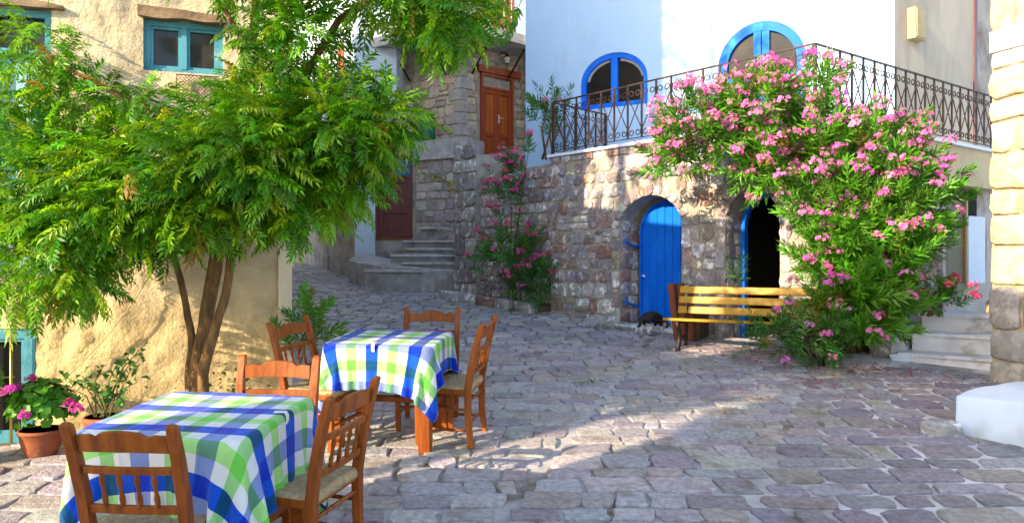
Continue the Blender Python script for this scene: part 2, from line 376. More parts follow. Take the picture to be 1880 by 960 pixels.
for lane in range(3):
    rr = random.Random(40+lane); y = 2.9; ph = rr.uniform(0,9)
    wav = lambda x, k: .035*noise.noise((x*.8+ph, k*1.7, lane*5))+.025*noise.noise((x*3, k*2.3, lane*9))
    while y < 24.0:
        h = rr.uniform(.18,.30) if lane == 2 else rr.uniform(.16,.27)
        x0, x1 = ((-8, xA(y)), (xA(y)+.075, xB(y)-.02), (xB(y)+.03, 7))[lane]
        x = x0 - (rr.uniform(0,.2) if lane == 0 else 0)
        while x < x1-.08:
            ww = rr.uniform(.22,.48) if lane == 2 else rr.uniform(.18,.42)
            if x+ww > x1-.12: ww = x1-x
            b = x+ww; sk = rr.uniform(-.04,.04)
            px = CX+F*(x+ww/2)/max(y,.5); ok = -90 < px < 1960 and Gy(1010) < y+.4 and not behind(x+ww/2, y+h/2)
            if ok:
                e = rr.uniform(.012,.024) if lane == 2 else rr.uniform(.005,.014)
                if lane == 0 and y < 5.5: e = rr.uniform(.008,.018)
                if lane == 0 and y > 9: e = rr.uniform(.008,.022)
                tilt = (.06 if lane==0 else .0)*(x-x0)*.0
                q = [(x+e+sk*.5,y+e+wav(x,y)),(b-e+sk*.4,y+e+wav(b,y)),(b-e-sk*.5,y+h-e+wav(b,y+h)),(x+e-sk*.4,y+h-e+wav(x,y+h))]
                if ww > .38 and rr.random() < .25 :     # now and then two small stones instead of one
                    k = rr.uniform(.35,.65); m0 = (x+ww*k, y+e+wav(x+ww*k,y)); m1 = (x+ww*k+rr.uniform(-.04,.04), y+h-e+wav(x+ww*k,y+h))
                    cells.append((lane,[q[0],(m0[0]-e,m0[1]),(m1[0]-e,m1[1]),q[3]])); cells.append((lane,[(m0[0]+e,m0[1]),q[1],q[2],(m1[0]+e,m1[1])]))
                else: cells.append((lane,q))
            x = b
        y += h
def pave_f(a, b, c): return Vector((a, b, g(b)+c+.012*noise.noise((a*.9,b*.9,0))))
def psize(c):
    q = c[1]; cx = sum(p[0] for p in q)/4; cy = sum(p[1] for p in q)/4; px = CX+F*cx/cy; py = CY+F*(CAMZ-g(cy))/cy
    A = abs((q[1][0]-q[0][0])*(q[3][1]-q[0][1]))*F*F/cy**3
    if px < -20 or px > 1900 or py > 975: A *= .02
    if px < 620 and py > 720: A *= .3
    return A
cells.sort(key=psize, reverse=True); rest = MB()
for i, (lane, q) in enumerate(cells):
    mb = MB() if i < 300 else rest
    stone(mb, stone_pts(q, .26 if lane == 2 else .18, .018), (pave_f if lane == 2 else (lambda a,b,c,o_=rng.uniform(-.004,.009): pave_f(a,b,c+o_))), rng.uniform(.010,.018), base=-.04, dome=.18, inset=.045, tint=tint_of(PALR if lane == 2 else PAL, .13))
    if i < 300: mb.build('paving_stone', M['paver'], pav)
setp(rest.build('paving_stones', M['paver'], pav), kind='stuff')

# ---------------------------------------------------------------- left house (ochre plaster)
lf = wall_f(LW0, LWD, LWN)
A_R = wall_a(512, LW0, LWD); A_P = wall_a(536, LW0, LWD)
def Yw(a): return LW0.y+LWD.y*a
lh = thing('ochre_house', 'rough ochre plastered house with blue windows behind the leafy tree', 'house', (LW0.x, LW0.y, g(LW0.y)))
wa = lambda px: wall_a(px, LW0, LWD)
def wz(px, py): return zat(py, Yw(wa(px)))
win1 = (wa(262), wa(409), wz(335,136), wz(335,38))
win2 = (wa(-95), wa(64), wz(30,828), wz(30,604))
win3 = (wa(-130), wa(96), wz(40,505), wz(40,14))
LTOP = 4.3
aw0, st = -3.6, .034; nA = int((A_R-aw0)/st)+1; zb0 = 0.0; nZ = int((LTOP-zb0)/st)+1
wm = MB()
def inw(a, z): return any(w_[0] < a < w_[1] and w_[2] < z < w_[3] for w_ in (win1,win2,win3))
for j in range(nZ+1):
    for i in range(nA+1):
        a = aw0+(A_R-aw0)*i/nA; z = zb0+(LTOP-zb0)*j/nZ
        q = Vector((a*1.0, z*1.0, 3.1))
        d = .035*noise.noise(q*1.3)+.022*noise.noise(q*4.1)+.018*noise.noise(q*9.3)+.011*noise.noise(q*21)
        low = 2.0 if z < 1.35 else .7
        edge = min([1]+[max(0,min(1,max(w_[0]-a,a-w_[1],w_[2]-z,z-w_[3])*9)) for w_ in (win1,win2,win3)])
        d = d*low*(.35+.65*edge)*(.45+.9*max(0,min(1,.5+1.6*noise.noise(q*.8+Vector((3,1,0))))))
        k = .9+.2*noise.noise(q*.9); yl = max(0,min(1,(1.5-z)/.5))  # yl: golden sunlight on the lower wall put into the tint
        wm.v.append(tuple(lf(a,z,d))); wm.t.append((k*(1+.06*yl),k*(1-.04*yl),k*(1-.28*yl)))
for j in range(nZ):
    for i in range(nA):
        a = aw0+(A_R-aw0)*(i+.5)/nA; z = zb0+(LTOP-zb0)*(j+.5)/nZ
        if not inw(a,z): wm.f.append((j*(nA+1)+i, j*(nA+1)+i+1, (j+1)*(nA+1)+i+1, (j+1)*(nA+1)+i))
wm.build('wall', M['ochre'], lh, smooth=True)
mb = MB(); mb.prism([(A_R-.005,0),(A_P,0),(A_P,LTOP),(A_R-.005,LTOP)], lf, .02, -.5); mb.build('pilaster', M['creamwash'], lh)
# body and roof behind the front
sd = Vector((-.42,.907)); pr = lf(A_P-.02,0,-.45); D_ = 2.2
def bodyf(a, z, w): return Vector((pr.x+a*LWD.x+sd.x*w, pr.y+a*LWD.y+sd.y*w, z))
mb = MB(); mb.prism([(-6.2,0),(0,0),(0,LTOP),(-6.2,LTOP)], bodyf, 0, D_); mb.build('back_wall', M['ochre'], lh)
mb = MB(); mb.prism([(-6.4,LTOP+.003),(.15,LTOP+.003),(.15,LTOP+.1),(-6.4,LTOP+.1)], bodyf, -.58, D_+.1); rf = mb.build('roof', M['roof'], lh)
# reveals + windows
def window(parent, f, w_, dep, fr, mat, name='window', mull=True, frame_d=.05, glass='glass', rails=()):
    a0, a1, z0, z1 = w_; o = MB()
    for q in ([(a0,z0),(a0+fr,z0),(a0+fr,z1),(a0,z1)],[(a1-fr,z0),(a1,z0),(a1,z1),(a1-fr,z1)],[(a0+fr,z1-fr),(a1-fr,z1-fr),(a1-fr,z1),(a0+fr,z1)],[(a0+fr,z0),(a1-fr,z0),(a1-fr,z0+fr),(a0+fr,z0+fr)]):
        o.prism(q, f, -dep, -dep+frame_d)
    fo = o.build(name, mat, parent)
    if mull:
        m_ = (a0+a1)/2; k = fr*.45
        o = MB(); o.prism([(m_-k,z0+fr),(m_+k,z0+fr),(m_+k,z1-fr),(m_-k,z1-fr)], f, -dep+.004, -dep+frame_d+.006); o.build('mullion', mat, fo)
        spans = [(a0+fr,m_-k),(m_+k,a1-fr)]
    else: spans = [(a0+fr,a1-fr)]
    for (p,q) in spans:
        s = .022
        o = MB()
        for qq in ([(p,z0+fr),(p+s,z0+fr),(p+s,z1-fr),(p,z1-fr)],[(q-s,z0+fr),(q,z0+fr),(q,z1-fr),(q-s,z1-fr)],[(p+s,z1-fr-s),(q-s,z1-fr-s),(q-s,z1-fr),(p+s,z1-fr)],[(p+s,z0+fr),(q-s,z0+fr),(q-s,z0+fr+s),(p+s,z0+fr+s)]):
            o.prism(qq, f, -dep+.002, -dep+frame_d-.012)
        o.build('sash', mat, fo)
        o = MB(); o.prism([(p+.01,z0+fr+.01),(q-.01,z0+fr+.01),(q-.01,z1-fr-.01),(p+.01,z1-fr-.01)], f, -dep+.01, -dep+.016); o.build('pane', M[glass], fo)
    return fo
for w_ in (win1, win2, win3):
    o = MB(); a0,a1,z0,z1 = w_; e = .03
    o.prism([(a0-e,z0-e),(a1+e,z0-e),(a1+e,z1+e),(a0-e,z1+e)], lf, -.22, -.2, tint=(.35,.35,.35))
    for q in ([(a0-.06,z0-e),(a0,z0-e),(a0,z1+e),(a0-.06,z1+e)],[(a1,z0-e),(a1+.06,z0-e),(a1+.06,z1+e),(a1,z1+e)],[(a0,z1),(a1,z1),(a1,z1+.06),(a0,z1+.06)],[(a0,z0-.06),(a1,z0-.06),(a1,z0),(a0,z0)]):
        o.prism(q, lf, -.2, -.035)
    o.build('reveal', M['ochre'], lh)
window(lh, lf, win1, .10, .045, M['teal'])
w2 = window(lh, lf, (win2[0],win2[1],win2[2]+.06,win2[3]), .06, .07, M['teal'], mull=False, glass='dark')
mb = MB(); mb.prism([(win2[0],win2[2]-.02),(win2[1],win2[2]-.02),(win2[1],win2[2]+.057),(win2[0],win2[2]+.057)], lf, -.12, .03); mb.build('sill', M['oldwood'], w2)
for px in (-60, 24):
    mb = MB(); a = wa(px); mb.tube([lf(a,win2[2]-.02,.045),lf(a,win2[3]-.02,.045)], .010, 8); mb.build('bar', M['brass'], w2, smooth=True)
mb = MB(); z_ = wz(30,690); mb.tube([lf(wa(-60),z_,.045),lf(wa(30),z_,.045)], .007, 6); mb.build('bar', M['brass'], w2, smooth=True)
# tall pale shutters upper left: frame, panels and a dark glazed top light
a0,a1,z0,z1 = win3; zt = wz(40,95)
sh = MB(); sh.prism([(a0,z0),(a1,z0),(a1,zt),(a0,zt)], lf, -.12, -.09); so = sh.build('shutter', M['palebluepaint'], lh)
for k, (p,q) in enumerate(((a0,a0+.05),(a1-.06,a1),(a1-.40,a1-.36),(a1-.78,a1-.74))):
    mb = MB(); mb.prism([(p,z0),(q,z0),(q,z1),(p,z1)], lf, -.089, -.05); mb.build('frame_post', M['teal'], so)
for z in (z1-.05, zt-.02, (z0+zt)/2, z0):
    mb = MB(); mb.prism([(a0+.05,z),(a1-.06,z),(a1-.06,z+.05),(a0+.05,z+.05)], lf, -.087, -.055); mb.build('frame_rail', M['teal'], so)
mb = MB(); mb.prism([(a0,zt+.03),(a1-.06,zt+.03),(a1-.06,z1-.05),(a0,z1-.05)], lf, -.13, -.11); mb.build('pane', M['glass'], so)
# wooden lintels
def lintel(p, q, z, hgt, name='lintel'):
    mb = MB(); N_ = 12; rows = []
    for i in range(N_+1):
        a = p+(q-p)*i/N_; n0 = .012*noise.noise((a*6,1,2)); n1 = .02*noise.noise((a*5,7,2)); taper = 1-.5*(i/N_)**2
        rows.append([lf(a,z+n0,.045+n1),lf(a,z+hgt*taper+n1,.04+n0),lf(a,z+hgt*taper+n1,-.06),lf(a,z+n0,-.06)])
    vs = [v for r_ in rows for v in r_]; fs = [(0,1,2,3),(N_*4+3,N_*4+2,N_*4+1,N_*4)]
    for i in range(N_):
        for k in range(4): fs.append((i*4+k,(i+1)*4+k,(i+1)*4+(k+1)%4,i*4+(k+1)%4))
    mb.add(vs, fs); mb.build(name, M['oldwood'], lh)
lintel(win1[0]-.03, win1[1]+.03, win1[3]-.005, .085); lintel(win3[0]-.1, win3[1]+.08, win3[3], .07)
# wire mesh panel below the upper window
mp_ = thing('wire_mesh_panel', 'rusty diamond wire mesh fixed below the small blue window', 'mesh', lf(wa(340), wz(340,170), .05))
fr0, fr1, zz0, zz1 = wa(325), wa(402), wz(360,190), wz(360,142)
mb = MB(); n_ = 11
for i in range(-4, n_+1):
    for sg in (0,1):
        p0 = fr0+(fr1-fr0)*i/n_; p1 = p0+(zz1-zz0); lo, hi = max(p0,fr0), min(p1,fr1)
        if hi-lo < .02: continue
        za, zb_ = zz0+(lo-p0), zz0+(hi-p0)
        if sg: za, zb_ = zz1-(lo-p0), zz1-(hi-p0)
        mb.tube([lf(lo,za,.05+.003*sg),lf(hi,zb_,.05+.003*sg)], .002, 3)
setp(mb.build('wires', M['rail'], mp_), kind='stuff')
mb = MB(); mb.tube([lf(fr0,zz0,.05),lf(fr1,zz0,.05),lf(fr1,zz1,.05),lf(fr0,zz1,.05),lf(fr0,zz0,.05)], .005, 5); mb.build('frame', M['rail'], mp_)
# cord slung along the wall
mb = MB(); mb.tube([lf(wa(px), wz(px,py), .07) for px,py in ((60,705),(110,703),(150,668),(205,610),(250,550),(292,480))], .004, 5)
setp(mb.build('rope', M['rush'], smooth=True), 'thin slack rope running diagonally up the ochre wall', 'rope')

# ---------------------------------------------------------------- unseen houses, put out of the frame to shade the square and lane
def box_house(name, label, poly, z0, z1, mat, wins=()):
    c = sum((Vector(p) for p in poly), Vector((0,0)))/len(poly); t = thing(name, label, 'house', (c.x,c.y,z0)); n = len(poly)
    I = lambda x, y, z: Vector((x,y,z))
    mb = MB(); mb.prism(poly, I, z0, z1); mb.build('wall', M[mat], t)
    big = [tuple(c+(Vector(p)-c)*1.06) for p in poly]
    mb = MB(); vs_ = [I(*p,z1+.004) for p in big]+[I(*p,z1+.1) for p in big]+[I(*(c+(Vector(p)-c)*.35),z1+.55) for p in big]
    fs = [tuple(range(n))[::-1], tuple(range(2*n,3*n))]
    for k in range(n): fs += [(k,(k+1)%n,n+(k+1)%n,n+k),(n+k,n+(k+1)%n,2*n+(k+1)%n,2*n+k)]
    mb.add(vs_, fs); mb.build('roof', M['roof'], t)
    for (k,u0,u1,r_,s_) in wins:
        p, q = Vector(poly[k]), Vector(poly[(k+1)%n]); d = (q-p).normalized(); f = wall_f(p, d, Vector((d.y,-d.x)))
        mb = MB(); mb.prism([(u0,r_),(u1,r_),(u1,s_),(u0,s_)], f, .004, .04); wo = mb.build('window', M['blue'], t)
        mb = MB(); mb.prism([(u0+.08,r_+.08),(u1-.08,r_+.08),(u1-.08,s_-.08),(u0+.08,s_-.08)], f, .041, .046); mb.build('pane', M['glass'], wo)
    return t
box_house('tall_house', 'tall grey plastered house standing behind the ochre house', [(-3.35,8.02),(-4.2,12.2),(-9,13.5),(-10,9)], 0, 9.4, 'greyplaster')
box_house('unseen_low_house', 'unseen lower cream house added behind the tall house to shade the lane', [(-4.35,12.6),(-6.6,20.5),(-11,21),(-9.2,13.9)], 0, 7.0, 'cream')  # added so the far end of the lane falls in shade
box_house('unseen_corner_house', 'unseen ochre corner house added left of view to shade the square', [(-5,.72),(-10,-3.45),(-8,-12),(-4.6,-9)], -1, 6.2, 'ochre', [(3,2,3,1.2,2.6),(3,5,6,1.2,2.6),(3,2,3,4,5.3),(3,5,6,4,5.3)])  # added to throw the near paving into shade

# ---------------------------------------------------------------- white house on the terrace
HW0 = Vector((1.67,13.23)); HD = Vector((.865,-.502)).normalized(); HN = Vector((HD.y,-HD.x)); HN = HN if HN.y < 0 else -HN
hf = wall_f(HW0, HD, HN); ha = lambda px: wall_a(px, HW0, HD)
def hY(a): return HW0.y+HD.y*a
TZ = 3.30
wh = thing('white_house', 'whitewashed house with two blue arched windows above the stone terrace', 'house', (HW0.x,HW0.y,TZ))
aL, aC = ha(965), ha(1642)
g1 = (ha(1066), ha(1189), zat(203,hY(ha(1070))), zat(150,hY(ha(1125))), 0); g1 = (g1[0],g1[1],g1[2],g1[3],zat(97,hY(ha(1125)))-g1[3])
g2 = (ha(1318), ha(1481), TZ+.02, zat(120,hY(ha(1395))), 0); g2 = (g2[0],g2[1],g2[2],g2[3],zat(40,hY(ha(1395)))-g2[3])
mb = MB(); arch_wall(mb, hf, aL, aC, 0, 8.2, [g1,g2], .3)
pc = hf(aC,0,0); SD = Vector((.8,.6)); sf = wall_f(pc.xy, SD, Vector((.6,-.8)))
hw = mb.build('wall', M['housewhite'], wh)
pb = sf(2.66,0,0)
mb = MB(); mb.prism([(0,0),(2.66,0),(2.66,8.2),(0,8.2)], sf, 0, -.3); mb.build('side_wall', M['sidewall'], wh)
mb = MB(); mb.prism([(2.66,0),(6,0),(6,8.2),(2.66,8.2)], sf, -.18, -.45); mb.build('recessed_wall', M['greyplaster'], wh)
mb = MB(); mb.prism([(2.6,TZ),(2.72,TZ),(2.72,6.5),(2.6,6.5)], sf, -.16, .02); mb.build('door_jamb', M['darkdoor'], wh)
# back of the house so the rooms are closed
bk = [hf(aL,0,-.3).xy, hf(aC,0,-.3).xy, sf(6,0,-.45).xy, Vector((6,20)), Vector((1.2,20))]
mb = MB(); mb.add([(*p,8.2) for p in bk], [(0,1,2,3,4)]); mb.add([(bk[0].x,bk[0].y,0),(bk[4].x,bk[4].y,0),(bk[4].x,bk[4].y,8.2),(bk[0].x,bk[0].y,8.2)], [(0,1,2,3)]); mb.add([(bk[4].x,bk[4].y,0),(bk[3].x,bk[3].y,0),(bk[3].x,bk[3].y,8.2),(bk[4].x,bk[4].y,8.2)], [(0,1,2,3)]); mb.build('roof_slab', M['whitewash'], wh)
def arch_ring(mb, f, h, t, w0, w1, seg=28, bottom=True):
    a0,a1,zb,zs,rise = h; m_, k_ = (a0+a1)/2, (a1-a0)/2
    o = [(a0,zb)]+[(m_-k_*math.cos(math.pi*i/seg), zs+rise*math.sin(math.pi*i/seg)) for i in range(seg+1)]+[(a1,zb)]
    i_ = [(a0+t,zb)]+[(m_-(k_-t)*math.cos(math.pi*i/seg), zs+(rise-t)*math.sin(math.pi*i/seg)) for i in range(seg+1)]+[(a1-t,zb)]
    for j in range(len(o)-1): mb.prism([o[j],o[j+1],i_[j+1],i_[j]][::-1], f, w0, w1)
    if bottom: mb.prism([(a0+t,zb),(a1-t,zb),(a1-t,zb+t),(a0+t,zb+t)], f, w0+.002, w1-.002)
def arch_panel(mb, f, h, t, w0, w1, a_lo=None, a_hi=None, seg=24, zb=None):
    a0,a1,zb0_,zs,rise = h; m_, k_ = (a0+a1)/2, (a1-a0)/2-t; a_lo = m_-k_ if a_lo is None else a_lo; a_hi = m_+k_ if a_hi is None else a_hi
    zb = zb0_+t if zb is None else zb
    top = [(a_lo+(a_hi-a_lo)*i/seg) for i in range(seg+1)]
    poly = [(a_lo,zb),(a_hi,zb)]+[(a, zs+(rise-t)*math.sqrt(max(0,1-((a-m_)/k_)**2))) for a in reversed(top)]
    mb.prism(poly, f, w0, w1)
for h, fr, dep, nm, curtain in ((g1,.085,.12,'arched_window',True),(g2,.14,.10,'arched_door_window',False)):
    mb = MB(); arch_ring(mb, hf, h, fr, -dep, -dep+.09); fo = mb.build(nm, M['blue'], wh)
    m_ = (h[0]+h[1])/2; mw = .06 if curtain else .12
    zt_ = h[3]+h[4]-fr+.01
    mb = MB(); mb.prism([(m_-mw,h[2]+fr),(m_+mw,h[2]+fr),(m_+mw,zt_),(m_-mw,zt_)], hf, -dep+.003, -dep+.083); mb.build('mullion', M['blue'], fo)
    if not curtain:
        mb = MB(); mb.prism([(m_-.008,h[2]+fr),(m_+.008,h[2]+fr),(m_+.008,zt_),(m_-.008,zt_)], hf, -dep+.08, -dep+.086); mb.build('joint', M['dark'], fo)
        zr = zat(146, hY(m_)); mb = MB(); mb.prism([(h[0]+fr,zr),(m_-mw,zr),(m_-mw,zr+.06),(h[0]+fr,zr+.06)], hf, -dep+.003, -dep+.07); mb.prism([(m_+mw,zr),(h[1]-fr,zr),(h[1]-fr,zr+.06),(m_+mw,zr+.06)], hf, -dep+.003, -dep+.07); mb.build('cross_rail', M['blue'], fo)
    for s_ in (0,1):
        lo, hi = ((h[0]+fr-.01,m_-mw+.005),(m_+mw-.005,h[1]-fr+.01))[s_]
        mb = MB(); arch_panel(mb, hf, h, fr-.012, -dep+.02, -dep+.028, lo, hi, zb=h[2]+fr-.01); mb.build('pane', M['brownglass'], fo)
    if curtain:   # the lace edge of a curtain behind the glass follows the arch
        mb = MB(); k_ = (h[1]-h[0])/2-fr
        for i in range(30):
            t0, t1 = math.pi*(.05+.9*i/30), math.pi*(.05+.9*(i+1)/30)
            if abs(m_-(k_*math.cos((t0+t1)/2)) - m_) < .1: continue
            r0 = .045
            q = [(m_-k_*math.cos(t0), h[3]+(h[4]-fr)*math.sin(t0)),(m_-k_*math.cos(t1), h[3]+(h[4]-fr)*math.sin(t1)),(m_-(k_-r0)*math.cos(t1), h[3]+(h[4]-fr-r0)*math.sin(t1)),(m_-(k_-r0)*math.cos(t0), h[3]+(h[4]-fr-r0)*math.sin(t0))]
            mb.prism(q[::-1], hf, -dep+.0285, -dep+.031)
        mb.build('lace_curtain', M['concrete'], fo)
# utility box on the side wall
ba = wall_a(1665, pc.xy, SD); bb = wall_a(1684, pc.xy, SD); By = (sf((ba+bb)/2,0,0)).y
mb = MB(); mb.prism([(ba,zat(76,By)),(bb,zat(76,By)),(bb,zat(20,By)),(ba,zat(20,By))], sf, .004, .13); ub = mb.build('utility_box', M['boxcream'])
setp(ub, 'cream metal utility box high on the shaded side wall', 'utility box')
mb = MB(); mb.prism([(ba+.02,zat(73,By)),(bb-.02,zat(73,By)),(bb-.02,zat(23,By)),(ba+.02,zat(23,By))], sf, .131, .14); mb.build('lid', M['boxcream'], ub)

# ---------------------------------------------------------------- terrace with arched doors
tf = wall_f(TC, U, UN); ta = lambda px: wall_a(px, TC, U)
def tY(a): return TC.y+U.y*a
LW_ = (TL-TC).length
ter = thing('stone_terrace', 'rubble stone terrace with two blue arched doorways below the railing', 'terrace', (TC.x,TC.y,g(TC.y)))
d1 = (ta(1252), ta(1138), g(10.6)-.1, zat(418,tY(ta(1195))), 0); d1 = (d1[0],d1[1],d1[2],d1[3],zat(358,tY(ta(1195)))-d1[3])
d2 = (ta(1432), ta(1332), g(9.6)-.1, zat(415,tY(ta(1380))), 0); d2 = (d2[0],d2[1],d2[2],d2[3],zat(346,tY(ta(1380)))-d2[3])
WT = TZ-.045
mb = MB(); arch_wall(mb, tf, 0, LW_, 0, WT, [d1,d2], .42); mb.build('wall', M['wallmortar'], ter)
mb = MB(); mb.prism([(d1[0]-.3,0),(d1[1]+.3,0),(d1[1]+.3,WT-.1),(d1[0]-.3,WT-.1)], tf, -.44, -.6); mb.build('inner_wall', M['wallmortar'], ter)
# dark store behind the second arch
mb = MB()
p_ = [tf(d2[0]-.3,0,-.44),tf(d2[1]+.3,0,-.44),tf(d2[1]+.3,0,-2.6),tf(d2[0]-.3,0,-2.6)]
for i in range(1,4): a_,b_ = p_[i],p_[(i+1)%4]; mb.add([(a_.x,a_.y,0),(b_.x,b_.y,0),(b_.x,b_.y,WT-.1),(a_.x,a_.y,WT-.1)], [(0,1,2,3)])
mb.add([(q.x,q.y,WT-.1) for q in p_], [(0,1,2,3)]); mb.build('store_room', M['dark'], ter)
PALW = [(.42,.39,.38),(.33,.29,.32),(.48,.46,.44),(.56,.53,.49),(.36,.28,.25),(.47,.41,.34),(.39,.38,.42),(.31,.26,.27),(.58,.56,.53),(.38,.35,.37),(.34,.22,.18)]
zg = lambda a: g(tY(a))-.02
cl = stones_for(.02, LW_, zg, WT, (.14,.24), (.14,.36), [d1,d2], ring=.15)
for h in (d1,d2):     # voussoirs and jamb stones
    m_, k_ = (h[0]+h[1])/2, (h[1]-h[0])/2; n_ = 13
    for i in range(n_):
        t0, t1 = math.pi*i/n_+.02, math.pi*(i+1)/n_-.02; e = .15+rng.uniform(-.02,.01)
        cl.append([(m_-(k_+e)*math.cos(t0), h[3]+(h[4]+e)*math.sin(t0)),(m_-(k_+.005)*math.cos(t0), h[3]+(h[4]+.005)*math.sin(t0)),(m_-(k_+.005)*math.cos(t1), h[3]+(h[4]+.005)*math.sin(t1)),(m_-(k_+e)*math.cos(t1), h[3]+(h[4]+e)*math.sin(t1))])
    for a_, sgn in ((h[0],-1),(h[1],1)):
        z = g(tY(a_))
        while z < h[3]-.05:
            z1_ = min(z+rng.uniform(.18,.3), h[3]); q = [a_+sgn*.005, a_+sgn*.15]; q.sort()
            cl.append([(q[0],z+.01),(q[1],z+.01),(q[1],z1_-.01),(q[0],z1_-.01)]); z = z1_
lay_stones(cl, tf, ter, M['wallstone'], PALW, (.012,.032), 300)
# stones of the reveals (left jamb of the doors seen from the lane)
for h in (d1,d2):
    jf = lambda a, z, w, h=h: tf(h[1]-w, z, -a)
    z = g(tY(h[1])); 
    while z < h[3]+.1:
        z1_ = z+rng.uniform(.17,.3); k = rng.uniform(.15,.27)
        for (p,q) in ((.01,k),(k,.41)):
            mb = MB(); stone(mb, stone_pts([(p+.01,z+.01),(q-.008,z+.01),(q-.008,z1_-.01),(p+.01,z1_-.01)], .3, .01), jf, rng.uniform(.012,.03), tint=tint_of(PALW)); mb.build('jamb_stone', M['wallstone'], ter, smooth=True)
        z = z1_
# terrace floor slab with a pale edge
hp1, hp2 = hf(ha(1117),0,0), hf(aC,0,0)
edge = [TC+U*-.06+UN*.05, TL+U*.05+UN*.05, Vector((1.5,13.4)), hp2.xy+Vector((-.2,.3)), Vector((8.2,12.9)), TR+V2*.6+VN*.05, TC+V2*-.02+VN*.06]
mb = MB(); mb.prism([tuple(p) for p in edge][::-1], lambda a,b,c: Vector((a,b,c)), TZ-.045, TZ); mb.build('floor_slab', M['whitewash'], ter)
# right flank: cream beam, rubble, recess with a metal door
vf = wall_f(TC, V2, VN); va = lambda px: wall_a(px, TC, V2); vY = lambda a: TC.y+V2.y*a
VL = (TR-TC).length+.8; a_m0 = va(1733); zbm = zat(338, vY(va(1750)))
mb = MB(); mb.prism([(.02,zbm),(VL,zbm),(VL,TZ-.048),(.02,TZ-.048)], vf, -.3, -.004); mb.build('beam', M['cream'], ter)
mb = MB(); mb.prism([(.02,0),(a_m0,0),(a_m0,zbm),(.02,zbm)], vf, -.45, -.03); mb.build('flank_wall', M['wallmortar'], ter)
cl = stones_for(.05, a_m0-.02, lambda a: g(vY(a))-.1, zbm, (.16,.26), (.18,.36), [])
vfs = lambda a,z,w: vf(a,z,w-.03)
lay_stones(cl, vfs, ter, M['wallstone'], [(.26,.20,.18),(.22,.16,.15),(.30,.25,.22),(.33,.2,.15)], (.02,.05), 200, name='flank_stone')
zd0 = zat(522, vY(va(1760)))
mb = MB(); mb.prism([(a_m0,0),(a_m0+.1,0),(a_m0+.1,zbm),(a_m0,zbm)], vf, -.4, -.02); mb.build('door_post', M['greyplaster'], ter)
a_d1 = va(1791)
mb = MB(); mb.prism([(a_m0+.1,0),(VL,0),(VL,zbm),(a_m0+.1,zbm)], vf, -.32, -.42); mb.build('back_panel', M['greyplaster'], ter)
mb = MB(); mb.prism([(a_m0+.11,zd0),(a_d1,zd0),(a_d1,zbm-.03),(a_m0+.11,zbm-.03)], vf, -.2, -.15); md = mb.build('metal_door', M['rustdoor'], ter)
setp(md, 'rust stained brown metal door')
mb = MB()
for z in (zbm-.2,): mb.prism([(a_m0+.14,z),(a_d1-.03,z),(a_d1-.03,z+.03),(a_m0+.14,z+.03)], vf, -.149, -.14)
mb.prism([(a_d1-.001,zd0),(a_d1+.04,zd0),(a_d1+.04,zbm-.03),(a_d1-.001,zbm-.03)], vf, -.2, -.12); mb.build('door_frame', M['boxcream'], md)
a_b0, a_b1 = va(1796), va(1822); bY = vY(a_b0)
mb = MB(); mb.prism([(a_b0,zat(394,bY)),(a_b1,zat(394,bY)),(a_b1,zat(350,bY)),(a_b0,zat(350,bY))], vf, -.3, -.22); mb.build('meter_niche', M['dark'], ter)
mb = MB(); mb.prism([(va(1792),zat(520,bY)),(a_b1,zat(520,bY)),(a_b1,zat(396,bY)),(va(1792),zat(396,bY))], vf, -.3, -.1); mb.build('low_panel', M['whitewash'], ter)

# blue plank door in the first arch
db = thing('blue_door', 'bright blue plank door with an arched top beside the bench', 'door', tf((d1[0]+d1[1])/2, g(10.6), -.38))
dp = (ta(1246), ta(1166)+.03, g(10.75)+.03, zat(425,10.9), 0); dp = (d1[0]+.02, d1[1]-.12, g(10.75)+.03, d1[3]-.05, d1[4]-.03)
np_ = 7; pw = (dp[1]-dp[0])/np_
for i in range(np_):
    lo, hi = dp[0]+pw*i+.004, dp[0]+pw*(i+1)-.004; mb = MB(); arch_panel(mb, tf, dp, 0, -.40, -.365+rng.uniform(-.003,.003), lo, hi, seg=5, zb=dp[2]); mb.build('plank', M['blue'], db)
mb = MB(); arch_ring(mb, tf, (dp[0]-.03,dp[1]+.03,dp[2],dp[3],dp[4]+.03), .03, -.41, -.34, bottom=False); mb.build('frame', M['blue'], db)
mb = MB(); arch_panel(mb, tf, dp, .005, -.415, -.402); mb.build('backing', M['blue'], db)
for zz in (g(10.8)+.28, g(10.8)+1.15):     # strap hooks on the jamb
    a_ = dp[1]+.02; mb = MB(); mb.tube([tf(a_,zz,-.34),tf(a_+.05,zz+.01,-.24),tf(a_+.07,zz+.05,-.12),tf(a_+.08,zz+.10,-.08)], .018, 6); mb.build('hinge_hook', M['blue'], db, smooth=True)
mb = MB(); mb.tube([tf(dp[1]-.04,g(10.8)+.72,-.36),tf(dp[1]-.04,g(10.8)+.72,-.31),tf(dp[1]-.10,g(10.8)+.70,-.30)], .01, 6); mb.build('handle', M['plastic'], db)
mb = MB(); c_ = tf((d1[0]+d1[1])/2-.02, g(10.5)+.015, .02); ang = math.atan2(U.y,U.x)
mb.box(c_, (d1[1]-d1[0]+.12, .34, .07), Matrix.Rotation(ang,3,'Z'), bev=.008); setp(mb.build('door_sill', M['marble']), 'worn white marble sill slab below the blue plank door', 'door sill')
mb = MB(); mb.box(tf(d1[0]+.12, g(10.4)+.12, -.1), (.18,.16,.15), Matrix.Rotation(ang,3,'Z'), bev=.01); setp(mb.build('concrete_block', M['concrete']), 'small grey concrete block on the sill of the blue door', 'block')
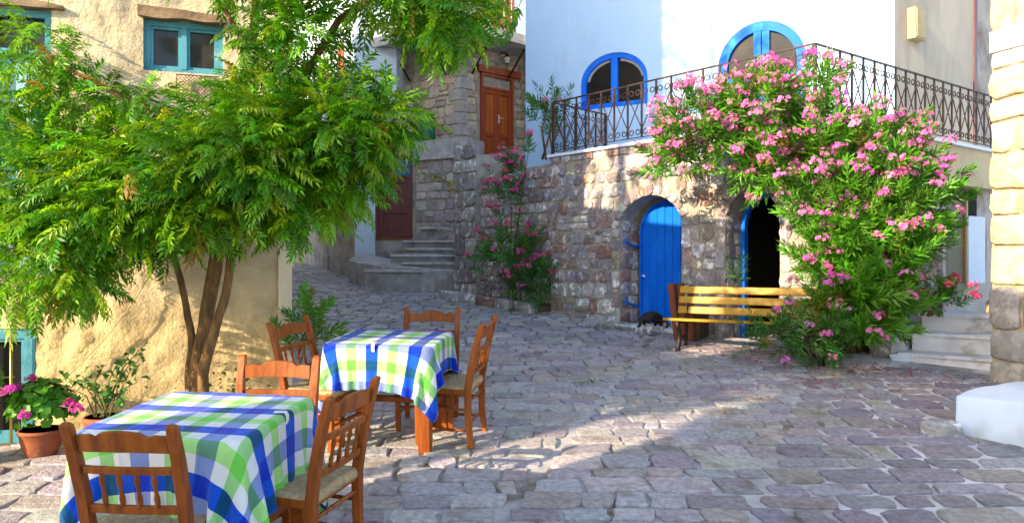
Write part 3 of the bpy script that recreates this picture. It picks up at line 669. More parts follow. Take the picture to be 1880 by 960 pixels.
# blue frame of the open doorway
fb = thing('open_doorway', 'open arched doorway with blue frame and dark inside behind the bench', 'doorway', tf((d2[0]+d2[1])/2, g(9.6), -.3))
mb = MB(); arch_ring(mb, tf, (d2[0]+.01,d2[1]-.03,g(9.6),d2[3]-.02,d2[4]-.02), .055, -.38, -.30, bottom=False); mb.build('frame', M['blue'], fb)

# lower stone wall carrying on to the left, with its pier
EL = 2.40; EW0 = TL+U*.02-UN*.25; ef = wall_f(EW0, U, UN)
ext = thing('garden_wall', 'shaded stone wall behind the small pink oleander left of the terrace', 'wall', (EW0.x,EW0.y,g(EW0.y)))
mb = MB(); mb.prism([(-.1,0),(EL,0),(EL,3.15),(-.1,3.22)], ef, 0, -.5); mb.build('core', M['wallmortar'], ext)
lay_stones(stones_for(-.02, EL-.3, lambda a: g(EW0.y+U.y*a)-.05, 3.15, (.16,.26), (.18,.42), []), ef, ext, M['wallstone'], PALW[:8], (.018,.045), 160)
pcl = []; z = g(14)-.05; i = 0
while z < 3.5:
    h_ = rng.uniform(.24,.36); k = EL-.3+rng.uniform(.3,.55); pcl.append([(EL-.29,z+.01),(k-.01,z+.01),(k-.01,z+h_-.01),(EL-.29,z+h_-.01)]); pcl.append([(k+.01,z+.01),(EL+.35,z+.01),(EL+.35,z+h_-.01),(k+.01,z+h_-.01)]); z += h_
mb = MB(); mb.prism([(EL-.3,0),(EL+.36,0),(EL+.36,3.55),(EL-.3,3.55)], ef, .1, -.6); mb.build('pier_core', M['wallmortar'], ext)
lay_stones(pcl, lambda a,z,w: ef(a,z,w+.1), ext, M['wallstone'], [(.40,.37,.34),(.5,.48,.45),(.33,.29,.29),(.30,.27,.27)], (.02,.05), 60, name='pier_stone')
for i, (p,q) in enumerate(((.1,.55),(.57,1.0),(1.02,1.5),(1.52,2.0),(2.02,2.6))):   # kerb stones of the planting bed
    mb = MB(); stone(mb, stone_pts([(p,.0),(q,.02),(q,.26),(p,.24)], .2, .015), lambda a,b,w: ef(a, g(EW0.y+U.y*a)+w, .62-b), .14, tint=tint_of(PALW)); mb.build('kerb_stone', M['wallstone'], ext, smooth=True)
mb = MB(); mb.prism([(.05,0),(2.6,0),(2.6,.4),(.05,.4)], lambda a,b,w: ef(a, g(EW0.y+U.y*a)+w, .02+b), -.1, .1); mb.build('soil', M['soil'], ext)

# ---------------------------------------------------------------- wrought iron railing
rail = thing('balcony_railing', 'wrought iron railing with crossed rods and scrolls round the terrace', 'railing', (TC.x,TC.y,TZ))
RH = .84
def scroll_pts(bw):
    pts = []
    for i in range(15):
        t = i/14; ang_ = -math.pi*.5+t*math.pi*2.1; r = .042*(1-.62*t)
        pts.append((bw*.27+r*math.cos(ang_)*1.1, .0+r*math.sin(ang_)))
    return [(0,-.09)]+[(bw*.06,-.03)]+[(bw*.27-.04,.035)]+[(bw*.27+.0,.05)]+[(bw*.27+.045*math.cos(math.pi*(.5-1.5*k/7))*(1-k*.07), .005+.045*math.sin(math.pi*(.5-1.5*k/7))*(1-k*.07)) for k in range(1,8)]
def rail_run(p, q, first=True):
    d = (q-p).normalized(); L_ = (q-p).length; n_ = round(L_/.262); bw = L_/n_; nn = Vector((d.y,-d.x)); f = wall_f(p, d, nn)
    for z, r in ((TZ+RH,.017),(TZ+.07,.012)):
        mb = MB(); mb.prism([(0,z-r*.5),(L_,z-r*.5),(L_,z+r*.5),(0,z+r*.5)], f, -r, r); mb.build('rail', M['rail'], rail)
    shared = {}
    def put(name, fn, a):
        if name not in shared:
            mb = MB(); fn(mb); shared[name] = mb.mesh(name, Vector((p.x,p.y,TZ)))
        o = link(name.split('-')[0], shared[name], M['rail'], rail); o.location = Vector((p.x+d.x*a-TC.x, p.y+d.y*a-TC.y, 0)); return o
    sp = scroll_pts(bw)
    for i in range(n_+1):
        thick = .017 if i in (0,n_) else .011
        put('post' if i in (0,n_) else 'baluster', lambda mb: mb.prism([(-thick,TZ if i in (0,n_) else TZ+.07),(thick,TZ if i in (0,n_) else TZ+.07),(thick,TZ+RH),(-thick,TZ+RH)], f, -thick, thick), bw*i)
        if i == n_: break
        a = bw*i
        for nm, z0, z1 in (('lattice_rod-a',TZ+.20,TZ+.66),('lattice_rod-b',TZ+.66,TZ+.20)):
            put(nm, lambda mb: mb.tube([f(.008,z0,.006 if 'a' in nm else -.006),f(bw-.008,z1,.006 if 'a' in nm else -.006)], .008, 5), a)
        for nm, zc, sx, sz in (('scroll-tl',.70,1,1),('scroll-tr',.70,-1,1),('scroll-bl',.16,1,-1),('scroll-br',.16,-1,-1)):
            put(nm, lambda mb: mb.tube([f((x if sx > 0 else bw-x), TZ+zc+sz*z_, 0) for x, z_ in sp], .008, 5), a)
in1, in2 = -UN*.05, -VN*.05
rc = TC+in1+in2
rail_run(rc, TL+in1); rail_run(rc, TR+in2+V2*.3); rail_run(TL+in1, Vector((1.62,13.2)))

# ---------------------------------------------------------------- stone house up the lane
Q0 = Vector((-1.18,17.4)); QD = Vector((.765,.644)); QN = Vector((.644,-.765)); QE = Vector((-.80,.60)); QEN = Vector((-.6,-.8))
qf = wall_f(Q0, QD, QN); qe = wall_f(Q0, QE, QEN); qa = lambda px: wall_a(px, Q0, QD); qY = lambda a: Q0.y+QD.y*a
sh = thing('stone_house', 'stone house up the lane with balcony and orange double door', 'house', (Q0.x,Q0.y,3.5))
dr = (qa(883), qa(941)); zdb, zdt = zat(289,qY(dr[0])), zat(133,qY(dr[0]))
SLZ = zat(96, qY(qa(950)))-.12
PALF = [(.54,.43,.32),(.60,.50,.37),(.48,.41,.34),(.55,.43,.35),(.46,.41,.38),(.62,.53,.41)]
mb = MB(); mb.prism([(0,0),(4,0),(4,9),(0,9)], qf, -.04, -1.2); mb.prism([(.001,0),(2.2,0),(2.2,9),(.001,9)], qe, -.04, -1.2); mb.build('core', M['wallmortar'], sh)
hole = [(dr[0]-.06,dr[1]+.06,zdb-1,zdt+.02,.05)]
def shift(f, k): return lambda a,z,w: f(a,z,w+k)
lay_stones(stones_for(.16, qa(975), lambda a: 3.3, SLZ, (.17,.26), (.2,.42), hole), shift(qf,-.04), sh, M['farstone'], PALF, (.02,.04), 150, name='front_stone')
lay_stones(stones_for(.16, 2.1, lambda a: 3.3, SLZ, (.17,.26), (.2,.42), []), shift(qe,-.04), sh, M['farstone'], [tuple(x*.92 for x in c) for c in PALF], (.02,.04), 150, name='side_stone')
z = 3.4; i = 0
while z < SLZ-.1:    # quoins at the corner
    h_ = .27; la, lb = (.34,.2) if i%2 else (.2,.34); c1 = .008
    mb = MB(); poly = [Q0+QE*la+QEN*.01, Q0+QEN*.01+QN*.01, Q0+QD*lb+QN*.01, Q0+QD*lb-QN*.2, Q0+QE*la-QEN*.2]
    mb.prism([tuple(p) for p in poly], lambda a,b,c: Vector((a,b,c)), z+.008, z+h_-.008, tint=tint_of([(.45,.42,.38),(.42,.40,.39)],.08)); mb.build('quoin', M['farstone'], sh)
    z += h_; i += 1
def panel_door(parent, name, f, a0, a1, z0, z1, mat, leaves=2, w=0., toplight=.14, glass='brownglass', lower=.33, pm=None):
    mb = MB(); fr = .06
    for q in ([(a0,z0),(a0+fr,z0),(a0+fr,z1),(a0,z1)],[(a1-fr,z0),(a1,z0),(a1,z1),(a1-fr,z1)],[(a0+fr,z1-fr),(a1-fr,z1-fr),(a1-fr,z1),(a0+fr,z1)]): mb.prism(q, f, w-.1, w+.03)
    do = mb.build(name, mat, parent); H_ = z1-z0-fr; zt = z1-fr-H_*toplight
    if toplight:
        mb = MB(); mb.prism([(a0+fr,zt-.05),(a1-fr,zt-.05),(a1-fr,zt),(a0+fr,zt)], f, w-.09, w+.025); mb.build('transom', mat, do)
        mb = MB(); mb.prism([(a0+fr,zt),(a1-fr,zt),(a1-fr,z1-fr),(a0+fr,z1-fr)], f, w-.06, w-.05); mb.build('transom_pane', M[glass], do)
        zt -= .05
    lw = (a1-a0-2*fr)/leaves
    for k in range(leaves):
        p = a0+fr+lw*k+.004; q = p+lw-.008; s_ = .075 if leaves == 2 else .11; zl = z0+.02+(zt-z0)*lower
        mb = MB(); mb.prism([(p,z0+.01),(q,z0+.01),(q,zt-.005),(p,zt-.005)], f, w-.07, w-.03); lf_ = mb.build('leaf_panel', pm or mat, do)
        for (u0,u1,v0,v1) in ((p,p+s_,z0+.01,zt-.005),(q-s_,q,z0+.01,zt-.005),(p+s_,q-s_,zt-.1,zt-.005),(p+s_,q-s_,zl-.05,zl+.05),(p+s_,q-s_,z0+.01,z0+.13)):
            mb = MB(); mb.prism([(u0,v0),(u1,v0),(u1,v1),(u0,v1)], f, w-.03, w+.005); mb.build('door_rail', mat, lf_)
        mb = MB(); mb.prism([(p+s_+.04,z0+.17),(q-s_-.04,z0+.17),(q-s_-.04,zl-.09),(p+s_+.04,zl-.09)], f, w-.03, w-.012); mb.build('raised_panel', mat, lf_)
    return do
mk('orangewood', (.52,.13,.015), (.36,.075,.010), 8, .45, .2, 50, stretch=(1,1,.1), spec=.5); M = MAT
dd = panel_door(sh, 'double_door', qf, dr[0], dr[1], zdb, zdt, M['doorwood'], 2, 0, .13, pm=M['orangewood'])
mb = MB(); a_ = (dr[0]+dr[1])/2+.03; zz = zdb+.95; mb.prism([(a_,zz-.1),(a_+.035,zz-.1),(a_+.035,zz+.1),(a_,zz+.1)], qf, .006, .014); mb.tube([qf(a_+.017,zz+.02,.014),qf(a_+.017,zz+.02,.06),qf(a_+.1,zz+.02,.06)], .01, 6); mb.build('handle', M['plastic'], dd)
mb = MB(); mb.prism([(dr[0]-.1,zdt+.01),(dr[1]+.22,zdt+.01),(dr[1]+.22,zdt+.17),(dr[0]-.1,zdt+.17)], qf, -.1, .06); mb.build('lintel', M['doorwood'], sh)
# wall lantern
la_ = qa(921); zl_ = zat(112,qY(la_)); ln = thing('wall_lantern', 'black wall lantern with white glass over the orange double door', 'lantern', qf(la_,zl_,.0))
mb = MB(); mb.tube([qf(la_-.08,zl_+.12,-.02),qf(la_-.08,zl_+.14,.1),qf(la_-.04,zl_+.16,.18),qf(la_,zl_+.12,.2)], .016, 6); mb.build('bracket', M['iron'], ln)
mb = MB(); mb.tube([qf(la_,zl_+.12,.2),qf(la_,zl_+.08,.2),qf(la_,zl_+.04,.2)], [.02,.05,.085], 8); mb.build('cap', M['iron'], ln)
mb = MB(); mb.tube([qf(la_,zl_+.038,.2),qf(la_,zl_-.1,.2)], [.075,.045], 6); mb.build('glass', M['plastic'], ln)
mb = MB(); mb.tube([qf(la_,zl_-.1,.2),qf(la_,zl_-.14,.2)], [.03,.012], 6); mb.build('finial', M['iron'], ln)
# balcony: slab, braces, balusters and the door above
bl = [Q0+QE*2.4+QEN*.05, Q0+QE*2.4+QEN*1.0, Q0+QEN*.8+QN*.8, Q0+QD*2.6+QN*.85, Q0+QD*2.6+QN*.05, Q0+(QEN+QN)*.04]
mb = MB(); mb.prism([tuple(p) for p in bl], lambda a,b,c: Vector((a,b,c)), SLZ, SLZ+.22); mb.build('balcony_slab', M['concrete'], sh)
for (fn, a) in ((qe,1.6),(qe,.45),(qf,.35),(qf,1.4)):
    mb = MB(); mb.tube([fn(a,SLZ-.62,-.02),fn(a,SLZ+.0,.62)], .022, 6); mb.build('brace', M['iron'], sh)
mb = MB(); b0, b1 = bl[2]-QN*.05, bl[3]-QN*.05; n_ = 16
mb.tube([(b0.x,b0.y,SLZ+1.05),(b1.x,b1.y,SLZ+1.05)], .018, 6); mb.build('balcony_rail', M['plastic'], sh)
for i in range(n_):
    p = b0+(b1-b0)*(i/(n_-1)); mb = MB(); mb.tube([(p.x,p.y,SLZ+.22),(p.x,p.y,SLZ+1.05)], .011, 5); mb.build('balcony_baluster', M['plastic'], sh)
panel_door(sh, 'balcony_door', shift(qf,.02), qa(903), qa(942), SLZ+.24, SLZ+2.2, M['orangewood'], 2, 0, .0)
mb = MB(); mb.prism([(.3,SLZ+.22),(qa(902),SLZ+.22),(qa(902),SLZ+2.6),(.3,SLZ+2.6)], qf, -.02, 0); mb.prism([(qa(943),SLZ+.22),(2.4,SLZ+.22),(2.4,SLZ+2.6),(qa(943),SLZ+2.6)], qf, -.02, 0); mb.build('upper_plaster', M['bluewash'], sh)

# retaining wall below it, with the maroon door and the stairs
RW0 = P(770,300,16.9).xy; RW1 = P(935,300,15.9).xy; RWD = (RW1-RW0).normalized(); RWN = Vector((RWD.y,-RWD.x)); rwf = wall_f(RW0, RWD, RWN); RWL = (RW1-RW0).length
rt = zat(292,16.6)
rw = thing('retaining_wall', 'rough rubble retaining wall above the stairs below the stone house', 'wall', (RW0.x,RW0.y,2))
mb = MB(); mb.prism([(-.12,1.2),(RWL+1.2,1.2),(RWL+1.2,rt-.1),(RWL*.55,rt),(-.12,rt)], rwf, -.03, -.9); mb.build('core', M['wallmortar'], rw)
lay_stones(stones_for(-.1, RWL+1.1, lambda a: 2.1, rt-.02, (.15,.26), (.18,.4), []), shift(rwf,-.03), rw, M['farstone'], [(.42,.37,.36),(.50,.45,.41),(.37,.32,.33),(.46,.36,.33),(.55,.50,.45)], (.015,.04), 200)
mb = MB(); mb.prism([(-.15,rt+.003),(1.25,rt+.003),(1.25,zat(256,16.6)),(-.15,zat(256,16.6))], rwf, .06, -.7); mb.build('parapet', M['concrete'], rw)
mb = MB(); mb.prism([(1.26,rt-.05),(RWL+1.0,rt-.05),(RWL+1.0,rt+.06),(1.26,rt+.02)], rwf, .03, -1.4); mb.build('path_slab', M['concrete'], rw)
bp_ = rwf(-.02, zat(256,16.6)+.002, -.32); mb = MB(); mb.tube([bp_+Vector((0,0,z)) for z in (0,.02,.25,.5,.52,.6)], [.17,.2,.205,.2,.17,.17], 16); mb.build('x', M['greenplastic']) if False else None
gbn = thing('green_bin', 'green plastic barrel standing on the parapet by the stone house', 'barrel', bp_)
mb.build('body', M['greenplastic'], gbn, smooth=True); mb = MB(); mb.tube([bp_+Vector((0,0,z)) for z in (.6,.64)], [.21,.19], 16); mb.build('lid', M['greenplastic'], gbn)
# maroon door wall
MY = 17.3
md_ = thing('maroon_door_house', 'small plastered house with the maroon panelled door beside the stairs', 'house', P(720,440,MY))
mw = wall_f((P(640,0,MY+.25).x, MY+.25), Vector((1,-.02)).normalized(), Vector((-.02,-1)).normalized())
ma = lambda px: wall_a(px, (P(640,0,MY+.25).x, MY+.25), Vector((1,-.02)).normalized())
za, zb_ = zat(434,MY), zat(283,MY)
mb = MB(); m0, m1 = ma(689), ma(758)
mb.prism([(ma(652),1.1),(m0,1.1),(m0,zb_+.15),(ma(652),zb_+.15)], mw, .03, -.3); mb.build('pilaster', M['bluewash'], md_)
mb = MB(); mb.prism([(m1,1.1),(ma(769),1.1),(ma(769),zb_+.3),(m1,zb_+.3)], mw, .03, -.3); mb.build('jamb', M['greyplaster'], md_)
mb = MB(); mb.prism([(m0,zb_),(m1,zb_),(m1,zb_+1.2),(m0,zb_+1.2)], mw, 0, -.3); mb.build('wall', M['greyplaster'], md_); mb = MB(); mb.prism([(m0,1.1),(m1,1.1),(m1,za-.02),(m0,za-.02)], mw, 0, -.3); mb.build('base_wall', M['greyplaster'], md_)
dm = panel_door(md_, 'maroon_door', mw, m0+.002, m1-.002, za, zb_-.002, M['darkdoor'], 1, -.06, .22, 'blindblue', .42)
mb = MB(); mb.tube([mw(m0+.12,za+.95,-.055),mw(m0+.12,za+1.1,-.03),mw(m0+.12,za+.85,-.03)], .012, 6); mb.build('handle', M['brass'], dm)
mb = MB(); mb.prism([(m0+.02,za-.06),(m1-.02,za-.06),(m1-.02,za-.004),(m0+.02,za-.004)], mw, .001, .06); mb.build('threshold', M['redwood'], md_)
cu = bpy.data.curves.new('number', 'FONT'); cu.body = '03'; cu.size = .17; cu.extrude = .002
to = bpy.data.objects.new('tmp', cu); COL.objects.link(to); bpy.context.view_layer.update()
tm = bpy.data.meshes.new_from_object(to); bpy.data.objects.remove(to); no = link('house_number', tm, M['ink'], md_)
np3 = mw(ma(659), zat(357,MY+.2), .036); no.location = np3-OFF[md_.name]; no.rotation_euler = (R(90),0,-.02)
# plaster wall of the lane's far side
fw = [P(652,0,17.6).xy, P(560,0,22.5).xy, P(470,0,24.5).xy]
fh = thing('lane_house', 'grey plastered house where the lane bends left of the maroon door', 'house', (fw[0].x,fw[0].y,g(17.6)))
mb = MB(); pf = [tuple(fw[0]),tuple(fw[1]),tuple(fw[2]),(-9,30),(-1,30),(-2.7,17.75)]; mb.prism(pf[::-1], lambda a,b,c: Vector((a,b,c)), 0.5, 5.2); mb.build('wall', M['greyplaster'], fh)
mb = MB(); pf2 = [tuple(Vector(p)+Vector((0,.05))) for p in pf]; mb.prism(pf2[::-1], lambda a,b,c: Vector((a,b,c)), 5.203, 11.5); mb.build('upper_wall', M['bluewash'], fh)
uf = wall_f((fw[0].x,fw[0].y+.05), (fw[1]-fw[0]).normalized(), Vector((-.9,-.42))); 
d_ = (fw[1]-fw[0]).normalized(); uf = wall_f((fw[0].x,fw[0].y+.05), d_, Vector((d_.y,-d_.x)) if Vector((d_.y,-d_.x)).y < 0 else Vector((-d_.y,d_.x)))
for (p,q) in ((1.0,1.5),(2.6,3.1)):
    mb = MB(); mb.prism([(p,5.7),(q,5.7),(q,6.9),(p,6.9)], uf, .004, .05); wo = mb.build('shutter', M['orangewood'], fh)
# stairs
stp = thing('stone_stairs', 'worn grey concrete stairs climbing to the maroon door', 'stairs', (P(800,0,15.3).x,15.3,g(15.3)))
tops = [(15.15,495),(15.5,481),(15.8,467),(16.1,455),(16.4,441),(16.7,417)]; lefts = [668,735,716,742,738,770]
for i, (yy, py) in enumerate(tops):
    zt = zat(py, yy); xl, xr = P(lefts[i],0,yy).x, P(846,0,yy).x+.12
    mb = MB()
    poly = [(xl,yy+.10),(xl+.25,yy+.02),(xr,yy-.02*i),(xr,yy+1.6),(xl,yy+1.6)]
    mb.prism(poly, lambda a,b,c: Vector((a,b,c)), g(yy)-.2, zt-.05, tint=(.72,.71,.70) if i else (.8,.8,.8)); so_ = mb.build('step', M['concrete'], stp)  # riser tinted darker: shadow under the nosing put into its colour
    mb = MB(); n_ = 14; e0 = []
    for k in range(n_+1):
        t_ = k/n_; a_ = xl+(xr-xl)*t_; b_ = yy+.10*(1-min(1,t_*6))-.02*i*t_-.035+.022*noise.noise((a_*4,i*3.1,0)); e0.append((a_,b_))
    mb.prism(e0+[(xr,yy+1.59),(xl,yy+1.59)], lambda a,b,c: Vector((a,b,c+(.014*noise.noise((a*3,i*2.0,5)) if c > zt-.02 else 0))), zt-.048, zt, tint=(1.25,1.25,1.28)); mb.build('tread', M['concrete'], so_)  # tread tinted lighter, as if catching the light
mb = MB(); crv = [P(640,0,17.0).xy, P(655,0,16.3).xy, P(700,0,15.6).xy, P(760,0,15.2).xy, P(846,0,14.95).xy]
pts_ = [tuple(p) for p in crv]+[(P(846,0,15.4).x,15.45),(P(700,0,16.6).x,16.6),(P(660,0,17.3).x,17.35)]
zt0 = [zat(477,17.0), zat(482,16.3), zat(488,15.6), zat(493,15.2), zat(498,14.95), zat(497,15.4), zat(472,16.6), zat(462,17.3)]
n_ = len(pts_); mb.add([(x,y,g(y)-.2) for x,y in pts_]+[(x,y,z-.004) for (x,y),z in zip(pts_,zt0)], [tuple(range(n_))[::-1],tuple(range(n_,2*n_))]+[(i,(i+1)%n_,n_+(i+1)%n_,n_+i) for i in range(n_)])
mb.build('landing', M['concrete'], stp)

# ---------------------------------------------------------------- right side: steps, post, wall, whitewashed block
s0 = GP(1664,664); s1 = GP(1832,684); sdv = (s1-s0).xy.normalized(); snv = Vector((sdv.y,-sdv.x)); stf = wall_f(s0.xy, sdv, snv)
ms = thing('marble_steps', 'three white marble steps beside the yellow stone wall', 'steps', s0)
zz = [g(s0.y)+.10, g(s0.y)+.30, g(s0.y)+.50]
for i in range(3):
    mb = MB(); mb.prism([(-.05+.03*i,g(s0.y)-.2),(1.9,g(s0.y)-.2),(1.9,zz[i]-.035),(-.05+.03*i,zz[i]-.035)], stf, -.02-.34*i, -1.5); so_ = mb.build('riser', M['marble'], ms)
    mb = MB(); mb.prism([(-.08+.03*i,zz[i]-.033),(1.9,zz[i]-.033),(1.9,zz[i]),(-.08+.03*i,zz[i])], stf, .015-.34*i, -1.5-.003*i); mb.build('tread', M['marble'], so_)
mb = MB(); mb.prism([(-.2,g(s0.y)-.2),(-.06,g(s0.y)-.2),(-.06,zz[1]+.03),(-.2,zz[1]-.02)], stf, -.2, -1.1); mb.build('side_stone', M['marble'], ms)
mb = MB()
for k in range(1): mb.prism([(-.02,0),(.14,.0),(.2,.03),(.1,.09),(-.05,.07)], lambda a,b,w: stf(a-.12,g(s0.y)+b,w), .02, -.1)
mb.build('chip', M['whitewash'], ms)
us = thing('rubble_steps', 'rough yellow stone steps leading up behind the marble steps', 'steps', stf(1.1,.9,-1.4))
for i in range(4):
    mb = MB(); yy0 = -.95-.3*i; z1_ = zz[2]+.16*(i+1); x0_ = .62+.05*i
    for (p,q) in ((x0_,x0_+.35),(x0_+.37,x0_+.8),(x0_+.82,x0_+1.5)):
        mb = MB(); stone(mb, stone_pts([(p,zz[2]+.16*i),(q,zz[2]+.16*i),(q,z1_),(p,z1_)], .2, .012), shift(stf, yy0), .05, base=-.7, tint=tint_of([(.5,.42,.28),(.55,.47,.33)])); mb.build('block', M['yellowstone'], us, smooth=False)
import bmesh
def soft_block(name, poly, z0f, z1, mat, parent=None, amp=.02, bev=.05, sub=.12):
    bm = bmesh.new(); n = len(poly)
    lo = [bm.verts.new((x,y,z0f(x,y))) for x,y in poly]; hi = [bm.verts.new((x,y,z1(x,y) if callable(z1) else z1)) for x,y in poly]
    bm.faces.new(lo[::-1]); bm.faces.new(hi)
    for i in range(n): bm.faces.new((lo[i],lo[(i+1)%n],hi[(i+1)%n],hi[i]))
    bmesh.ops.recalc_face_normals(bm, faces=bm.faces)
    bmesh.ops.bevel(bm, geom=[e for e in bm.edges if not (e.verts[0] in lo and e.verts[1] in lo)], offset=bev, segments=2, affect='EDGES', profile=.5)
    bmesh.ops.triangulate(bm, faces=bm.faces)
    for _ in range(3):
        es = [e for e in bm.edges if e.calc_length() > sub]
        if not es: break
        bmesh.ops.subdivide_edges(bm, edges=es, cuts=1)
        bmesh.ops.triangulate(bm, faces=bm.faces)
    for v_ in bm.verts:
        q = v_.co*4.5; v_.co += Vector((noise.noise(q),noise.noise(q+Vector((9,0,0))),.6*noise.noise(q+Vector((0,9,0)))))*amp
    me = bpy.data.meshes.new(name); off = OFF.get(parent.name, Vector()) if parent else Vector()
    for v_ in bm.verts: v_.co -= off
    bm.to_mesh(me); bm.free()
    a = me.color_attributes.new('tint','FLOAT_COLOR','POINT'); a.data.foreach_set('color', [1.0]*4*len(me.vertices))
    return link(name, me, mat, parent, smooth=True)
gz = lambda x,y: g(y)-.1
pp = GP(1628,652)
bo = soft_block('stone_bollard', [(pp.x-.17,pp.y+.02),(pp.x-.02,pp.y-.12),(pp.x+.17,pp.y-.06),(pp.x+.19,pp.y+.2),(pp.x-.12,pp.y+.22)], gz, lambda x,y: g(pp.y)+.40+.1*(x-pp.x), M['wallstone'], None, .045, .05, .07)
bo.data.color_attributes['tint'].data.foreach_set('color', [.40,.36,.31,1]*len(bo.data.vertices))
setp(bo, 'stumpy rough stone post between the big oleander and marble steps', 'stone post')
# yellow stone corner wall at the right edge
YW0 = Vector((4.67,7.45)); YD = Vector((.377,-.926)); YN = Vector((-.926,-.377)); yf = wall_f(YW0, YD, YN)
yw = thing('yellow_stone_wall', 'sunlit wall of big yellow stones at the right edge', 'wall', (YW0.x,YW0.y,g(YW0.y)))
mb = MB(); mb.prism([(0,0),(3,0),(3,6.3),(0,6.3)], yf, -.03, -.8); mb.build('core', M['yellowstone'], yw); yw.children[0].data.color_attributes['tint'].data.foreach_set('color', [.50,.41,.27,1]*len(yw.children[0].data.vertices))
PALY = [(.60,.51,.36),(.64,.56,.42),(.54,.46,.34),(.62,.52,.35),(.68,.61,.50)]
yc = []; z = g(7.4)-.1; rr = random.Random(5)
for h_ in (.32,.30,.42,.38,.30,.24,.36,.30,.22,.30,.34,.36,.36,.36,.36,.36,.36,.36):
    a = rr.uniform(-.02,.01); 
    while a < 2.9:
        b = a+rr.uniform(.24,.55); e = .014
        yc.append([(max(a,-.0)+(e if a > .05 else 0),z+e),(b-e,z+e),(b-e,z+h_-e),(max(a,0)+(e if a > .05 else 0),z+h_-e)]); a = b
    z += h_
lowp = [(.40,.38,.36),(.36,.33,.30),(.45,.42,.38)]  # greyer palette puts the shade at the wall foot into the stones
for c in yc:
    mb = MB(); stone(mb, stone_pts(c, .26, .018), shift(yf,-.03), rng.uniform(.032,.045), base=-.03, dome=.3, inset=.10, tint=tint_of(lowp if c[0][1] < 1.15 else PALY, .1)); mb.build('stone', M['yellowstone'], yw, smooth=True)
rf2 = wall_f(YW0, Vector((.926,.377)), Vector((-.377,.926)))    # the wall's end face, turned to the house
zband = zat(78,7.4)
mb = MB(); mb.prism([(.015,zband-.1),(2.9,zband-.1),(2.9,zband+.1),(.015,zband+.1)], yf, -.02, .028); mb.build('white_band', M['whitewash'], yw)
# whitewashed block
def wavy(mb, amp=.02, k=5, z0=None):
    for i, v_ in enumerate(mb.v):
        q = Vector(v_)*k; mb.v[i] = (v_[0]+amp*noise.noise(q), v_[1]+amp*noise.noise(q+Vector((9,0,0))), v_[2]+amp*.6*noise.noise(q+Vector((0,9,0))))
wb = thing('whitewashed_block', 'thick whitewashed stoop below the yellow stone wall', 'stoop', (4.1,5.8,g(5.8)))
soft_block('lower_block', [(3.32,5.72),(3.58,5.42),(4.1,4.5),(5.3,4.5),(4.95,6.6),(4.2,6.38),(3.67,6.06)][::1], gz, lambda x,y: .60+.0*(y), M['whitewash'], wb, .012, .022)
soft_block('upper_block', [(4.2,6.25),(4.05,5.6),(4.5,4.6),(5.3,4.6),(4.98,6.5)], lambda x,y: .55, .80, M['whitewash'], wb, .012, .02)
for ch_ in wb.children:      # mud splashed and paint worn off near the ground
    cl_ = []
    for v_ in ch_.data.vertices:
        q = v_.co+OFF[wb.name]; k_ = max(0,min(1,(g(q.y)+.13+.12*noise.noise(q*3)-q.z)/.1))*max(0,min(1,.6+1.2*noise.noise(q*7))); c_ = 1-.45*k_-.06*max(0,noise.noise(q*2.2)); cl_ += [c_, c_*(1-.03*k_), c_*(1-.08*k_), 1]
    ch_.data.color_attributes['tint'].data.foreach_set('color', cl_)
rk = GP(1730,800); bl_ = soft_block('rough_stone', [(rk.x-.16,rk.y+.02),(rk.x-.05,rk.y-.1),(rk.x+.12,rk.y-.08),(rk.x+.16,rk.y+.12),(rk.x,rk.y+.2)], gz, g(rk.y)+.11, M['wallstone'], None, .05, .03, .07)
bl_.data.color_attributes['tint'].data.foreach_set('color', [.45,.44,.42,1]*len(bl_.data.vertices))
setp(bl_, 'rough grey and white stone at the left foot of the whitewashed stoop', 'stone')

# ---------------------------------------------------------------- chairs
def swept(mb, pts, w, d):      # square section along a path in the yz plane
    vs, fs = [], []; N = len(pts)
    for i, p in enumerate(pts):
        ww = w[i] if hasattr(w,'__len__') else w; dd_ = d[i] if hasattr(d,'__len__') else d
        for sx, sy in ((-1,-1),(1,-1),(1,1),(-1,1)): vs.append((p[0]+sx*ww/2, p[1]+sy*dd_/2, p[2]))
    for i in range(N-1):
        for k in range(4): fs.append((i*4+k, i*4+(k+1)%4, (i+1)*4+(k+1)%4, (i+1)*4+k))
    fs += [(3,2,1,0), ((N-1)*4,(N-1)*4+1,(N-1)*4+2,(N-1)*4+3)]
    mb.add(vs, fs); return mb
def bevel_mod(o, wd=.004):
    m_ = o.modifiers.new('bevel','BEVEL'); m_.width = wd; m_.segments = 2; m_.limit_method = 'ANGLE'; return o
SW = .20      # half seat width; the chair faces +y, origin at floor under the seat
ch0 = thing('wooden_chair', 'c', 'chair')
def yb(z): return -.185-(.02 if z < .42 else 0)*1-(z-.42)*.20*(1 if z > .42 else -.10)
for sx in (-1,1):
    mb = MB(); swept(mb, [(sx*(SW-.005),yb(0)+.0,0),(sx*SW,-.19,.2),(sx*SW,-.19,.42),(sx*(SW+.003),-.215,.58),(sx*(SW+.006),-.255,.75),(sx*(SW+.008),-.295,.885),(sx*(SW+.008),-.30,.897)], [.036,.042,.045,.045,.044,.04,.028], [.036,.042,.046,.046,.042,.036,.024]); bevel_mod(mb.build('back_post', M['wood'], ch0))
    mb = MB(); swept(mb, [(sx*SW,.18,0),(sx*SW,.18,.3),(sx*SW,.18,.435)], [.034,.04,.042], [.034,.04,.042]); bevel_mod(mb.build('leg', M['wood'], ch0))
